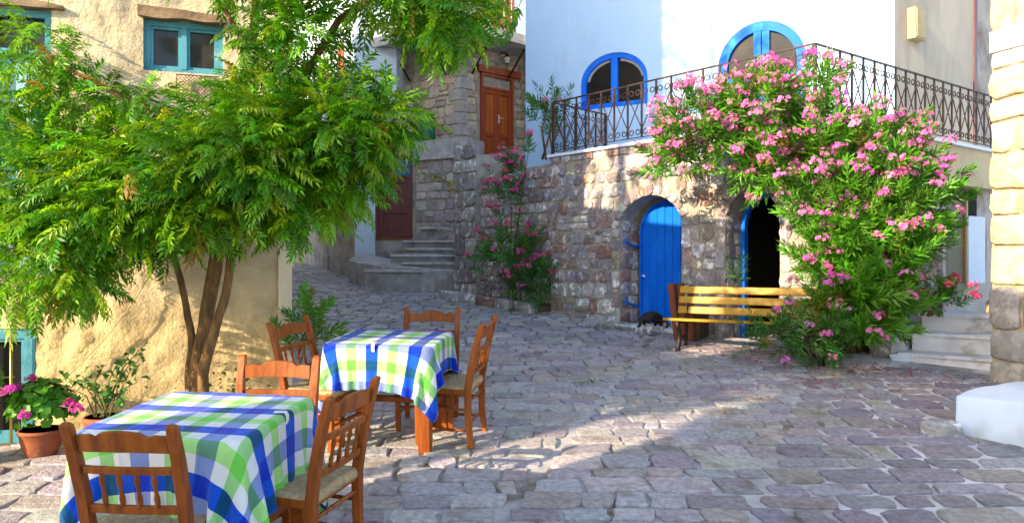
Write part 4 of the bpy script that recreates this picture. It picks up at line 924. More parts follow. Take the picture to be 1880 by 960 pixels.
def curved_rail(z0, z1, ypos, th, name, crest=0.0, bow=.02, half=SW-.02):
    mb = MB(); N_ = 14; vs, fs = [], []
    for i in range(N_+1):
        t = i/N_*2-1; x = t*half; yy = ypos-bow*(1-t*t)
        top = z1+crest*(math.cos(t*math.pi)*.5+.5)-(.012 if abs(abs(t)-.62) < .08 and crest else 0)
        bot = z0+ (crest*.3*(1-t*t))
        ty = -.2*(top-z0)*.9
        vs += [(x,yy-th/2,bot),(x,yy+th/2,bot),(x,yy+th/2+ty,top),(x,yy-th/2+ty,top)]
    for i in range(N_):
        for k in range(4): fs.append((i*4+k,(i+1)*4+k,(i+1)*4+(k+1)%4,i*4+(k+1)%4))
    fs += [(0,1,2,3),(N_*4+3,N_*4+2,N_*4+1,N_*4)]
    mb.add(vs, fs); return bevel_mod(mb.build(name, M['wood'], ch0), .003)
curved_rail(.775, .845, -.262, .022, 'top_rail', .022, .018)
curved_rail(.685, .715, -.243, .022, 'back_rail', 0, .012)
curved_rail(.515, .55, -.208, .022, 'back_rail', 0, .008)
for i in range(4):
    x = -.105+.07*i; mb = MB(); zs_ = [.545,.56,.585,.605,.63,.655,.675,.69]; rs = [.007,.010,.012,.008,.0075,.012,.009,.006]
    mb.tube([(x,-.215-(z-.53)*.2-.008,z) for z in zs_], rs, 8); mb.build('spindle', M['wood'], ch0, smooth=True)
def bar(p, q, r, name='stretcher'):
    mb = MB(); p, q = Vector(p), Vector(q); mb.tube([p, p.lerp(q,.12), p.lerp(q,.5), p.lerp(q,.88), q], [r*.7,r,r*1.15,r,r*.7], 7); return mb.build(name, M['wood'], ch0, smooth=True)
for sx in (-1,1):
    bar((sx*SW,-.185,.13),(sx*SW,.18,.13),.010); bar((sx*SW,-.185,.28),(sx*SW,.18,.28),.010)
bar((-SW,.18,.20),(SW,.18,.20),.011); bar((-SW,.18,.32),(SW,.18,.32),.010); bar((-SW,-.19,.17),(SW,-.19,.17),.010); bar((-SW,-.19,.33),(SW,-.19,.33),.010)
mb = MB()
for (c,d_) in (((0,.185,.405),(2*SW-.04,.03,.04)),((-SW,0,.405),(.03,.33,.04)),((SW,0,.405),(.03,.33,.04)),((0,-.185,.405),(2*SW-.04,.03,.04))): mb.box(c, d_)
bevel_mod(mb.build('seat_frame', M['wood'], ch0))
# rush seat: four woven fields of cords meeting on the diagonals
mb = MB(); NR = 44; vs_, fs_ = [], []; hx, hy = SW+.012, .205
for j in range(NR+1):
    for i in range(NR+1):
        u, v_ = i/NR*2-1, j/NR*2-1; m_ = max(abs(u),abs(v_)); x, y = u*hx, v_*hy
        along = (abs(v_) if abs(u) < abs(v_) else abs(u)); k = (x if abs(u) < abs(v_) else y)
        cord = .0028*math.sin((along*hy if False else (y if abs(u) >= abs(v_) else x))*2*math.pi/.0165)
        z = .448-.012*(1-m_**2)-.02*max(0,(m_-.9)/.1)**2 + (cord if m_ < .97 else cord*.5)
        vs_.append((x,y,z))
for j in range(NR):
    for i in range(NR): fs_.append((j*(NR+1)+i,j*(NR+1)+i+1,(j+1)*(NR+1)+i+1,(j+1)*(NR+1)+i))
ring = [i for i in range(NR+1)]+[(j+1)*(NR+1)-1 for j in range(1,NR+1)]+[NR*(NR+1)+i for i in range(NR-1,-1,-1)]+[j*(NR+1) for j in range(NR-1,0,-1)]
b0 = len(vs_)
for i in ring: p = vs_[i]; vs_.append((p[0]*1.0,p[1]*1.0,.402+.002*math.sin((p[0]+p[1])*380)))
for k in range(len(ring)): fs_.append((ring[k],b0+k,b0+(k+1)%len(ring),ring[(k+1)%len(ring)]))
fs_.append(tuple(b0+k for k in range(len(ring)))[::-1])
mb.add(vs_, fs_); mb.build('rush_seat', M['rush'], ch0, smooth=True)
spots = [(-1.462,3.235,-4,'wooden chair seen from behind, nearest the viewer at the front table'),
 (-1.0,3.63,72,'wooden rush chair drawn up to the right side of the front table'),
 (-1.295,3.955,176,'wooden chair facing the viewer behind the front table by the tree'),
 (-.455,5.63,78,'wooden rush chair on the right side of the farther table, standing on open paving'),
 (-.655,5.95,178,'wooden chair facing the viewer behind the farther table'),
 (-1.345,5.50,-110,'wooden chair on the left of the farther table near the white pilaster')]
for i, (x,y,a,lab) in enumerate(spots):
    o = ch0 if i == 0 else copy_tree(ch0)
    on_slope(o, x, y, a); setp(o, lab, 'chair', 'taverna chairs')

# ---------------------------------------------------------------- tables and draped cloths
def cloth(size, half, seed, rot, ground=.03, blocks=()):
    """square cloth let fall over a table top: small position-based cloth"""
    r = np.random.default_rng(seed); n = 66; k = size/(n-1)
    lin = (np.arange(n)/(n-1)-.5)*size; X, Y = np.meshgrid(lin, lin)
    ca, sa = math.cos(rot), math.sin(rot)
    p = np.stack([ca*X-sa*Y, sa*X+ca*Y, np.full_like(X,.775)], -1); p[...,2] += r.normal(0,.002,(n,n)); v = np.zeros_like(p)
    hx, hy = half; dt = .02; rc = .012
    def con(A, B, L, s):
        d = B-A; l = np.linalg.norm(d, axis=-1, keepdims=True)+1e-9; c = d*(.5*s*(l-L)/l); A += c; B -= c
    for it in range(200):
        v[...,2] -= 9.8*dt; v *= .965; old = p.copy(); p = p+v*dt
        for _ in range(13):
            for o in (0,1):
                con(p[:,o:n-1:2][:, :], p[:,o+1:n:2], k, 1.); con(p[o:n-1:2], p[o+1:n:2], k, 1.)
            con(p[:-1,:-1], p[1:,1:], k*1.41421, .55); con(p[1:,:-1], p[:-1,1:], k*1.41421, .55)
            con(p[:-2], p[2:], 2*k, .10); con(p[:,:-2], p[:,2:], 2*k, .10)
            ins = (np.abs(p[...,0]) < hx+.003) & (np.abs(p[...,1]) < hy+.003) & (p[...,2] < .754)
            dx = hx+.004-np.abs(p[...,0]); dy = hy+.004-np.abs(p[...,1]); dz = .754-p[...,2]
            top = ins & (dz <= np.minimum(dx,dy)+.012); sx = ins & ~top & (dx < dy); sy = ins & ~top & ~sx
            p[...,2][top] = .754
            p[...,0][sx] = (np.sign(p[...,0])*(hx+.004))[sx]; p[...,1][sy] = (np.sign(p[...,1])*(hy+.004))[sy]
        fr = (p[...,2] < .757) & (np.abs(p[...,0]) < hx) & (np.abs(p[...,1]) < hy)
        p[...,:2][fr] = old[...,:2][fr]*.94+p[...,:2][fr]*.06
        v = (p-old)/dt
    return p, X, Y
def make_cloth(name, label, tab, size, half, seed, rot=0., ph=(0,0)):
    p, X, Y = cloth(size, half, seed, rot); n = p.shape[0]
    me = bpy.data.meshes.new(name); idx = np.arange(n*n).reshape(n,n)
    q = np.stack([idx[:-1,:-1],idx[:-1,1:],idx[1:,1:],idx[1:,:-1]], -1).reshape(-1,4)
    me.from_pydata(p.reshape(-1,3).tolist(), [], q.tolist())
    uv = me.uv_layers.new(name='st'); st_ = np.stack([X.ravel()+5*.29+ph[0], Y.ravel()+5*.29+ph[1]], -1)
    li = np.empty(len(me.loops), dtype=np.int32); me.loops.foreach_get('vertex_index', li); uv.data.foreach_set('uv', st_[li].astype(np.float32).ravel())
    o = link(name, me, M['cloth'], None, smooth=True); sb = o.modifiers.new('smooth','SUBSURF'); sb.levels = 1; sb.render_levels = 1
    so_ = o.modifiers.new('thick','SOLIDIFY'); so_.thickness = .0016; so_.offset = 1
    o.matrix_world = tab.matrix_world; o.location = tab.location; o.rotation_euler = tab.rotation_euler
    return setp(o, label, 'tablecloth', 'checked tablecloths'), p
def make_table(lab, x, y, rz, half):
    t = thing('wooden_table', lab, 'table', group='taverna tables'); hx, hy = half
    mb = MB(); mb.box((0,0,.728),(2*hx-.05,2*hy-.05,.03), bev=.004); mb.build('table_top', M['wood'], t, local=True)
    for sx in (-1,1):
        for sy in (-1,1):
            mb = MB(); mb.box((sx*(hx-.075),sy*(hy-.075),.355),(.086,.086,.715), bev=.005); mb.build('leg', M['wood'], t, local=True)
    for c, d_ in (((0,hy-.06,.67),(2*hx-.19,.03,.095)),((0,-hy+.06,.67),(2*hx-.19,.03,.095)),((hx-.06,0,.67),(.03,2*hy-.19,.095)),((-hx+.06,0,.67),(.03,2*hy-.19,.095))):
        mb = MB(); mb.box(c, d_); mb.build('apron', M['wood'], t, local=True)
    mb = MB(); mb.box((-hx+.06,0,.3),(.03,2*hy-.19,.05)); mb.box((hx-.06,0,.3),(.03,2*hy-.19,.05)); mb.box((0,0,.3),(2*hx-.15,.045,.04)); mb.build('stretcher', M['wood'], t, local=True)
    on_slope(t, x, y, rz); return t
h1, h2 = (.395,.385), (.395,.34)
t1 = make_table('wooden table under the checked cloth nearest the viewer', -1.44, 3.60, -9, h1)
t2 = make_table('wooden table with a thick leg showing, farther from the viewer', -.885, 5.63, -8, h2)
c1, p1 = make_cloth('checked_tablecloth', 'blue, green and white checked cloth on the table nearest the viewer', t1, 1.40, h1, 3, R(2), (.107,.28))
c2, p2 = make_cloth('checked_tablecloth', 'blue, green and white checked cloth on the farther table', t2, 1.22, h2, 5, R(-2), (.06,.055))
# the farther cloth has its strong stripes running away from the viewer
me2 = c2.data; uvd = me2.uv_layers['st'].data; arr = np.empty(len(uvd)*2, dtype=np.float32); uvd.foreach_get('uv', arr); arr = arr.reshape(-1,2)[:, ::-1].copy(); uvd.foreach_set('uv', arr.ravel())
def clip(tab, x, y, ax, label):
    t = MB(); o = .006
    if ax == 'x': pts = [(x-.05,y,.764+o),(x+.004,y,.766+o),(x+.013,y,.755),(x+.013,y,.735),(x+.006,y,.715)]
    else: pts = [(x,y+.05,.764+o),(x,y-.004,.766+o),(x,y-.013,.755),(x,y-.013,.735),(x,y-.006,.715)]
    vs, fs = [], []
    for p in pts:
        for k in (-1,1):
            vs.append((p[0]+(k*.011 if ax=='y' else 0), p[1]+(k*.011 if ax=='x' else 0), p[2]))
    for i in range(len(pts)-1): fs.append((2*i,2*i+1,2*i+3,2*i+2))
    t.add(vs, fs); ob = t.build('tablecloth_clip', M['plastic']); sm = ob.modifiers.new('thick','SOLIDIFY'); sm.thickness = .004; sm.offset = 0
    ob.location = tab.location; ob.rotation_euler = tab.rotation_euler; setp(ob, label, 'clip', 'tablecloth clips')
clip(t2, -.02, -h2[1]-.004, 'y', 'white clip on the front edge of the farther tablecloth')
clip(t1, h1[0]+.004, .02, 'x', 'white clip on the right edge of the nearest tablecloth')

# ---------------------------------------------------------------- bench
bs = Vector((1.80,9.02)); bdv = Vector((.845,-.535)).normalized(); bang = math.atan2(bdv.y,bdv.x); BL = 1.95
bn = thing('park_bench', 'yellow slatted bench with black cast iron legs by the oleander', 'bench')
bn.location = (bs.x,bs.y,g(8.6)-.02); bn.rotation_euler = (0, 0, bang)
sl_rise = -(g(bs.y)-g(bs.y+bdv.y*BL))/BL
def bslat(name, y, z, wd, th, tilt, x0=0, x1=BL):
    mb = MB(); mb.box(((x0+x1)/2,y,z),((x1-x0),wd,th), Matrix.Rotation(tilt,3,'X'), bev=.006); mb.build(name, M['benchpaint'], bn, local=True)
bslat('seat_slat', .04, .425, .095, .03, R(-2), -.02, BL-.05); bslat('seat_slat', .155, .42, .10, .03, R(-4), .01, BL); bslat('seat_slat', .27, .41, .10, .03, R(-5), .02, BL)
for i, z in enumerate((.52,.64,.76)): bslat('back_slat', .395+.035*i, z, .088, .026, R(74), .03, BL+.02)
def leg(x):
    C_ = lambda y,z: (x,y,z); t = bn
    mb = MB(); mb.tube([C_(.02,0),C_(.03,.05),C_(.09,.16),C_(.10,.24),C_(.05,.33),C_(.03,.38),C_(.08,.405),C_(.2,.40),C_(.33,.385),C_(.38,.42),C_(.41,.55),C_(.46,.70),C_(.49,.82)], [.042,.03,.027,.028,.03,.032,.03,.022,.024,.026,.024,.02,.014], 8)
    lo = mb.build('leg', M['iron'], bn, smooth=True, local=True)
    mb = MB(); mb.tube([C_(.33,.385),C_(.36,.30),C_(.31,.20),C_(.33,.10),C_(.40,0)], [.02,.02,.02,.02,.028], 8); mb.build('rear_strut', M['iron'], lo, smooth=True, local=True)
    mb = MB(); mb.tube([C_(.09+.05*math.cos(a_)*(1-a_/9),.29+.05*math.sin(a_)*(1-a_/9)) for a_ in [k*.5 for k in range(13)]], .010, 6); mb.tube([C_(.10,.24),C_(.17,.20),C_(.24,.22),C_(.31,.20)], .012, 6); mb.build('scroll', M['iron'], lo, smooth=True, local=True)
for x in (.15, BL-.2): leg(x)
# reddish board crate behind the bench end
pl = thing('wooden_planter', 'planter of upright reddish brown boards behind the left end of the bench', 'planter'); pl.location = (2.10,9.66,g(9.66)); pl.rotation_euler = (0,0,bang)
for i in range(3):
    mb = MB(); mb.box((-.05+.11*i,0,.36),(.078,.03,.74-.03*i), Matrix.Rotation(R(-7+3*i),3,'Y'), bev=.004); mb.build('board', M['redwood'], pl, local=True)
for i in range(4):
    mb = MB(); mb.box((-.06,.09+.1*i,.36),(.03,.088,.72+.01*(i%2)), Matrix.Rotation(R(-4),3,'Y'), bev=.004); mb.build('board', M['redwood'], pl, local=True)
mb = MB(); mb.box((.12,.22,.20),(.3,.36,.3)); mb.build('soil', M['soil'], pl, local=True)

# ---------------------------------------------------------------- cat
def skin_body(name, pts, edges, rad, mat, parent, root=0, sub=2):
    me = bpy.data.meshes.new(name); me.from_pydata(pts, edges, []); o = bpy.data.objects.new(name, me); COL.objects.link(o)
    o.modifiers.new('skin','SKIN'); s_ = o.modifiers.new('sub','SUBSURF'); s_.levels = sub; s_.render_levels = sub
    for i, r in enumerate(rad):
        me.skin_vertices[0].data[i].radius = (r,r) if not hasattr(r,'__len__') else r
    me.skin_vertices[0].data[root].use_root = True
    bpy.context.view_layer.update(); dg = bpy.context.evaluated_depsgraph_get()
    m2 = bpy.data.meshes.new_from_object(o.evaluated_get(dg)); bpy.data.objects.remove(o)
    return m2
cat = thing('cat', 'black and white cat with head down eating at the blue door sill', 'cat'); cat.location = (1.78,10.1,g(10.1)+.004); cat.rotation_euler = (0,0,R(42)); cat.scale = (1.25,1.25,1.25)
# faces +x; hindquarters high, head lowered
cp = [(0,0,.20),(.09,0,.215),(.19,0,.19),(.26,0,.15),(.32,0,.09),(.37,0,.065),
      (-.02,.045,.15),(.01,.05,.08),(-.04,.05,.045),(.0,.05,.012),(-.02,-.045,.15),(.01,-.05,.08),(-.04,-.05,.045),(.0,-.05,.012),
      (.21,.04,.12),(.20,.045,.06),(.22,.045,.012),(.21,-.04,.12),(.20,-.045,.06),(.22,-.045,.012),
      (-.06,0,.17),(-.10,.02,.10),(-.11,.05,.05),(-.06,.10,.02)]
ce = [(0,1),(1,2),(2,3),(3,4),(4,5),(0,6),(6,7),(7,8),(8,9),(0,10),(10,11),(11,12),(12,13),(2,14),(14,15),(15,16),(2,17),(17,18),(18,19),(0,20),(20,21),(21,22),(22,23)]
cr = [.068,.066,.062,.045,.046,.026,.045,.026,.016,.018,.045,.026,.016,.018,.03,.018,.018,.03,.018,.018,.022,.016,.014,.010]
cm = skin_body('body', cp, ce, cr, None, None); ca_ = cm.color_attributes.new('tint','FLOAT_COLOR','POINT')
tv = []
for v_ in cm.vertices:
    x,y,z = v_.co; wht = z < .085 and x < .28 or (x > .34) or (.2 < x < .3 and z < .12) or (-.08 < x < .03 and z < .13 and abs(y) > .02)
    tv += [.75,.72,.68,1] if wht else [.028,.023,.021,1]
ca_.data.foreach_set('color', tv); link('body', cm, M['catfur'], cat, smooth=True)
for sy in (-1,1):
    mb = MB(); mb.add([(.30,sy*.015,.12),(.305,sy*.045,.105),(.325,sy*.03,.11),(.298,sy*.042,.155)], [(0,1,3),(1,2,3),(2,0,3),(0,2,1)], (.02,.015,.014)); mb.build('ear', M['catfur'], cat, local=True)

# ---------------------------------------------------------------- foliage machinery
def rot_to(d, roll):
    """matrices (N,3,3) turning +x to d with a roll"""
    d = d/np.linalg.norm(d,axis=1,keepdims=True); up = np.tile([0,0,1.],(len(d),1)); up[np.abs(d[:,2])>.97] = [1,0,0]
    s = np.cross(up,d); s /= np.linalg.norm(s,axis=1,keepdims=True); u = np.cross(d,s)
    c, n = np.cos(roll)[:,None], np.sin(roll)[:,None]
    return np.stack([d, s*c+u*n, u*c-s*n], -1)
def inst(T, Q, pos, mats, scale, tint, tj=None):
    N, k = len(pos), len(T)
    V = np.einsum('nij,kj->nki', mats, T)*scale[:,None,None]+pos[:,None,:]
    q = (Q[None]+np.arange(N)[:,None,None]*k).reshape(-1,Q.shape[1]); t = np.repeat(tint,k,0)
    if tj is not None: t = t*np.tile(tj,(N,1))
    return V.reshape(-1,3), q, t
def join(parts):
    V, Q, T = [], [], []; b = 0
    for v,q,t in parts: V.append(v); Q.append(q+b); T.append(t); b += len(v)
    return np.concatenate(V), np.concatenate(Q), np.concatenate(T)
def leaf_tpl(L, W, fold=.25, droop=.12, mid=.42):
    v = np.array([(0,0,0),(mid*L,W/2,fold*W),(L,0,-droop*L),(mid*L,-W/2,fold*W),(mid*L,0,0)]); q = np.array([(0,4,2,1),(0,3,2,4)]); return v, q
def place(v, pos, M_): return v@M_.T+np.array(pos)
def frond_tpl(seed, L=.27, pairs=8):
    r = np.random.default_rng(seed); V, Q, T = [], [], []; b = 0
    def pt(t): return np.array((L*t*(1-.12*t), 0, -.24*L*t**2.0))
    for i in range(pairs+1):
        t = .2+.8*i/pairs; sides = (0,) if i == pairs else (-1,1)
        for s in sides:
            a = (0 if s == 0 else s*R(62-22*t+r.uniform(-9,9))); dz = -.22-.2*t+r.uniform(-.22,.16); ll = L*(.255-.09*abs(t-.5))*r.uniform(.8,1.15)
            v, q = leaf_tpl(ll, ll*.30, .3, .2); d = np.array([[math.cos(a), math.sin(a), dz]]); m = rot_to(d, np.array([r.uniform(-.5,.5)]))[0]
            V.append(place(v, pt(t), m)); Q.append(q+b); b += 5; T += [r.uniform(.8,1.2)]*5
    for i in range(4):
        p0, p1 = pt(i/4), pt((i+1)/4); e = np.array((0,.0022,0)); V.append(np.array([p0-e,p0+e,p1+e,p1-e])); Q.append(np.array([(0,1,2,3)])+b); b += 4; T += [.9]*4
    return np.concatenate(V), np.concatenate(Q), np.array(T)[:,None]*np.ones((1,3))
FR = [frond_tpl(s) for s in range(6)]
def leafy(pts, outs, n_each, name, parent, mat, base, hang=.35, sc=(.8,1.15), spread=.9, hue=False):
    parts = []
    pts = np.repeat(pts, n_each, 0); outs = np.repeat(outs, n_each, 0); N = len(pts)
    d = outs + nr.normal(0,spread*.55,(N,3)); d[:,2] -= hang*.4; d /= np.linalg.norm(d,axis=1,keepdims=True)+1e-6
    d[:,2] = np.clip(d[:,2],-.8,.55); pts = pts+nr.normal(0,.035,(N,3))
    ch = nr.integers(0,len(FR),N); base = np.array(base); tv = base*(1+nr.normal(0,.22,(N,1)))*(1+nr.normal(0,.08,(N,3)))
    if hue:
        h_ = nr.random((N,1)); tv = np.where(h_ < .22, tv*np.array((1.7,1.15,.9)), np.where(h_ > .7, tv*np.array((.5,.72,1.3)), tv)); tv[nr.random(N) < .012] = np.array((.38,.22,.03))
    for k in range(len(FR)):
        m = ch == k
        if m.any(): parts.append(inst(FR[k][0], FR[k][1], pts[m], rot_to(d[m], nr.normal(0,.5,m.sum())), nr.uniform(*sc,m.sum()), np.clip(tv[m],.005,1), FR[k][2]))
    V,Q,T = join(parts); o = build_np(name, V, Q, T, mat, parent); return setp(o, kind='stuff')
def blob_points(blobs, rnd, shrink=(0,0)):
    """(px, py, rx, ry, depth, depth spread, count): points of a crown, each with its own distance"""
    P_, O_ = [], []
    for (px,py,rx,ry,Y,dY,n) in blobs:
        k = 0; rx, ry = max(rx-shrink[0],8), max(ry-shrink[1],8)
        while k < n:
            u = np.array([rnd.uniform(-1,1) for _ in range(3)]); l = np.linalg.norm(u)
            if l > 1 or l < .15: continue
            if rnd.random() > .35+.65*l: continue
            yy = Y+u[1]*dY; p = P(px+u[0]*rx, py+u[2]*ry*-1, Y); P_.append((p.x,yy,p.z)); O_.append((u[0],u[1],u[2]*.8)); k += 1
    return np.array(P_), np.array(O_)

# ---------------------------------------------------------------- the tree in front of the ochre house
tb = P(362,0,5.42); tb.z = g(5.42)
tr = thing('leafy_tree', 'leaning tree with feathery drooping green leaves by the ochre house', 'tree', tb)
def limb(name, pts, rad, n=9, bark='bark'):
    """a limb through the given points with a little wander"""
    p = [Vector(q) for q in pts]; out, rr_ = [], []
    for i in range(len(p)-1):
        for k in range(4):
            t = k/4; q = p[i].lerp(p[i+1],t); q += Vector((noise.noise(q*5),noise.noise(q*5+Vector((7,0,0))),0))*.012; out.append(q); rr_.append((rad[i]+(rad[i+1]-rad[i])*t)*(1+.12*noise.noise(q*9)))
    out.append(p[-1]); rr_.append(rad[-1]); mb = MB(); mb.tube(out, rr_, n); return mb.build(name, M[bark], tr, smooth=True)
T0 = tb+Vector((0,0,-.08))
limb('trunk', [T0, P(362,700,5.42), P(372,630,5.42), P(383,560,5.40), P(398,470,5.36), P(405,400,5.3), P(395,300,5.2), P(370,230,5.15)], [.066,.06,.056,.05,.048,.045,.04,.025])
limb('trunk', [T0+Vector((.05,-.02,0)), P(374,690,5.36), P(386,630,5.33), P(408,560,5.3), P(426,470,5.25), P(440,380,5.2), P(500,300,5.1), P(580,250,5.0)], [.045,.04,.036,.032,.030,.03,.026,.014])
limb('branch', [T0+Vector((-.05,0,0)), P(350,690,5.44), P(354,640,5.43), P(342,560,5.42), P(318,470,5.38), P(290,400,5.3), P(200,330,5.2), P(90,280,5.1)], [.042,.04,.032,.024,.022,.02,.015,.008])
limb('branch', [P(405,400,5.3), P(455,330,5.2), P(460,200,5.25), P(462,100,5.3), P(470,-30,5.3)], [.04,.034,.03,.028,.02])
limb('branch', [P(460,95,5.3), P(425,40,5.35), P(395,-10,5.4)], [.022,.018,.012])
limb('branch', [P(455,240,5.2), P(560,140,5.1), P(620,40,5.0), P(690,-10,4.95), P(800,-20,4.9)], [.03,.026,.024,.024,.014])
limb('branch', [P(400,350,5.25), P(300,330,5.1), P(180,400,4.95), P(90,450,4.85)], [.03,.022,.015,.008])
limb('branch', [P(440,380,5.2), P(560,330,5.0), P(680,250,4.9), P(740,210,4.9)], [.025,.018,.012,.006])
limb('branch', [P(370,230,5.15), P(250,190,5.2), P(130,130,5.2), P(40,60,5.2)], [.025,.018,.012,.006])
limb('branch', [P(505,425,5.35), P(420,428,5.35), P(300,432,5.3)], [.008,.012,.01])
r3 = random.Random(11)
crown = [(110,330,150,95,5.05,.45,150),(300,330,190,105,5.0,.55,215),(470,290,180,110,4.95,.55,225),(610,250,130,90,4.95,.4,120),(700,215,70,55,4.95,.3,40),
 (210,405,170,60,4.95,.5,100),(400,370,150,70,4.95,.45,100),(560,345,80,70,5.0,.4,55),(560,400,50,50,5.0,.3,22),(650,330,40,55,5.0,.25,22),(90,480,110,70,4.85,.4,75),(40,540,55,35,4.8,.25,12),(170,510,55,35,4.85,.3,16),
 (70,90,100,85,5.2,.25,34),(150,170,90,60,5.2,.25,30),(250,190,80,40,5.15,.25,24),(20,210,60,80,5.1,.3,30),(560,90,80,80,5.05,.4,56),(480,60,50,70,5.2,.25,26),(480,180,90,60,5.1,.3,50),(655,150,40,30,5.0,.2,10),
 (800,20,85,45,4.9,.3,46),(720,0,80,30,4.9,.3,22),(850,45,40,36,4.85,.2,16),(800,70,40,30,4.85,.2,10),(900,-8,45,15,4.85,.2,8),(955,-6,20,8,4.85,.1,2),(640,-50,160,30,4.95,.4,30),(420,-70,160,40,5.0,.4,50)]
pts, outs = blob_points([b_[:6]+(int(b_[6]*1.25),) for b_ in crown], r3, (32,24))
keep = [];
for i, p in enumerate(pts):
    px, py = CX+F*p[0]/p[1], CY-F*(p[2]-CAMZ)/p[1]
    if 250 < px < 425 and 20 < py < 150 and r3.random() < .93: continue
    if 100 < px < 250 and -20 < py < 90 and r3.random() < .8: continue
    if LWN.dot(Vector((p[0],p[1]))-LW0) < .12 and px < 560: continue
    keep.append(i)
leafy(pts[keep], outs[keep], 2, 'crown', tr, M['leaf'], (.14,.345,.010), sc=(.75,1.2), hue=True)

# a second tree, unseen on the left, added to dapple the square with shade
tr2p = Vector((-5.7,.98,g(.98)))
at = thing('unseen_alley_tree', 'unseen leafy tree added beside the corner house to dapple the square', 'tree', tr2p)
mb = MB(); mb.tube([tr2p, tr2p+Vector((.1,0,1.2)), tr2p+Vector((.05,.1,2.6)), tr2p+Vector((0,0,4.4))], [.12,.1,.09,.04], 9); mb.build('trunk', M['bark'], at, smooth=True)
pts = []; outs = []
for k in range(120):
    u = nr.normal(0,1,3); u /= np.linalg.norm(u); l = nr.uniform(.2,1)**.6; p = np.array(tr2p)+np.array((0,0,5.0))+u*l*np.array((.75,.6,1.2)); pts.append(p); outs.append(u)
leafy(np.array(pts), np.array(outs), 3, 'crown', at, M['leaf'], (.085,.22,.018), sc=(1.0,1.5))

ct = Vector((-3.3,7.1,g(7.1)))
cy = thing('courtyard_tree', 'tall slender tree in the yard behind the ochre house', 'tree', ct)
mb = MB(); mb.tube([ct, ct+Vector((.05,0,2.5)), ct+Vector((0,.05,5)), ct+Vector((.05,0,8.8))], [.1,.085,.06,.02], 8); mb.build('trunk', M['bark'], cy, smooth=True)
pts = []; outs = []
for k in range(170):
    u = nr.normal(0,1,3); u /= np.linalg.norm(u); l = nr.uniform(.2,1)**.6; pts.append(np.array(ct)+np.array((0,0,6.7))+u*l*np.array((.9,.9,2.5))); outs.append(u)
leafy(np.array(pts), np.array(outs), 2, 'crown', cy, M['leaf'], (.085,.22,.018), sc=(1.0,1.5))

# ---------------------------------------------------------------- oleanders
def shoot_tpl(seed, L=.34, nodes=9, leafL=.155, W=.027):
    r = np.random.default_rng(seed); V, Q, T = [], [], []; b = 0
    for i in range(nodes):
        t = .12+.88*i/(nodes-1)
        for k in range(3):
            a = 2*math.pi*k/3+i*1.05+r.uniform(-.25,.25); el = R(22+45*t+r.uniform(-14,14)); ll = leafL*r.uniform(.75,1.15)*(1-.25*t)
            v, q = leaf_tpl(ll, W*r.uniform(.85,1.15), .2, .12, .45); d = np.array([[math.sin(el), math.cos(el)*math.cos(a), math.cos(el)*math.sin(a)]])
            V.append(place(v, (L*t,0,0), rot_to(d, np.array([r.uniform(-.4,.4)]))[0])); Q.append(q+b); b += 5; T += [r.uniform(.75,1.25)]*5
    e = .0035
    for ax in (np.array((0,e,0)),np.array((0,0,e))):
        V.append(np.array([-ax,ax,np.array((L,0,0))+ax*.5,np.array((L,0,0))-ax*.5])); Q.append(np.array([(0,1,2,3)])+b); b += 4; T += [.8]*4
    return np.concatenate(V), np.concatenate(Q), np.array(T)[:,None]*np.ones((1,3))
SH = [shoot_tpl(s) for s in range(5)]
def flower_tpl(seed, D=.021):
    r = np.random.default_rng(seed); V, Q, T = [], [], []; b = 0
    for k in range(5):
        a = 2*math.pi*k/5+r.uniform(-.1,.1); c, s = math.cos(a), math.sin(a); c1,s1 = math.cos(a+.5), math.sin(a+.5); c2,s2 = math.cos(a-.5), math.sin(a-.5); u = r.uniform(.1,.4)
        V.append(np.array([(0,0,0),(D*.8*c1,D*.8*s1,D*u),(D*1.05*c,D*1.05*s,D*(u+.1)),(D*.8*c2,D*.8*s2,D*u)])); Q.append(np.array([(0,3,2,1)])+b); b += 4; kk = r.uniform(.85,1.15); T += [kk*.8,kk,kk,kk]
    return np.concatenate(V), np.concatenate(Q), np.array(T)[:,None]*np.ones((1,3))
FL = [flower_tpl(s) for s in range(4)]
def shoots(pts, outs, name, parent, base, up=.6, sc=(.8,1.15), tpl=SH, mat='oleaf'):
    N = len(pts); d = outs*1.0; d[:,2] += up; d = d+nr.normal(0,.3,(N,3)); ch = nr.integers(0,len(tpl),N); parts = []
    tv = np.array(base)*(1+nr.normal(0,.18,(N,1)))*(1+nr.normal(0,.08,(N,3)))
    yel = nr.random(N) < .06; tv[yel] = np.array((.22,.2,.03))
    for k in range(len(tpl)):
        m = ch == k
        if m.any(): parts.append(inst(tpl[k][0], tpl[k][1], pts[m], rot_to(d[m], nr.uniform(0,6.28,m.sum())), nr.uniform(*sc,m.sum()), np.clip(tv[m],.004,1), tpl[k][2]))
    V,Q,T = join(parts); return setp(build_np(name, V, Q, T, M[mat], parent), kind='stuff'), d/np.linalg.norm(d,axis=1,keepdims=True)
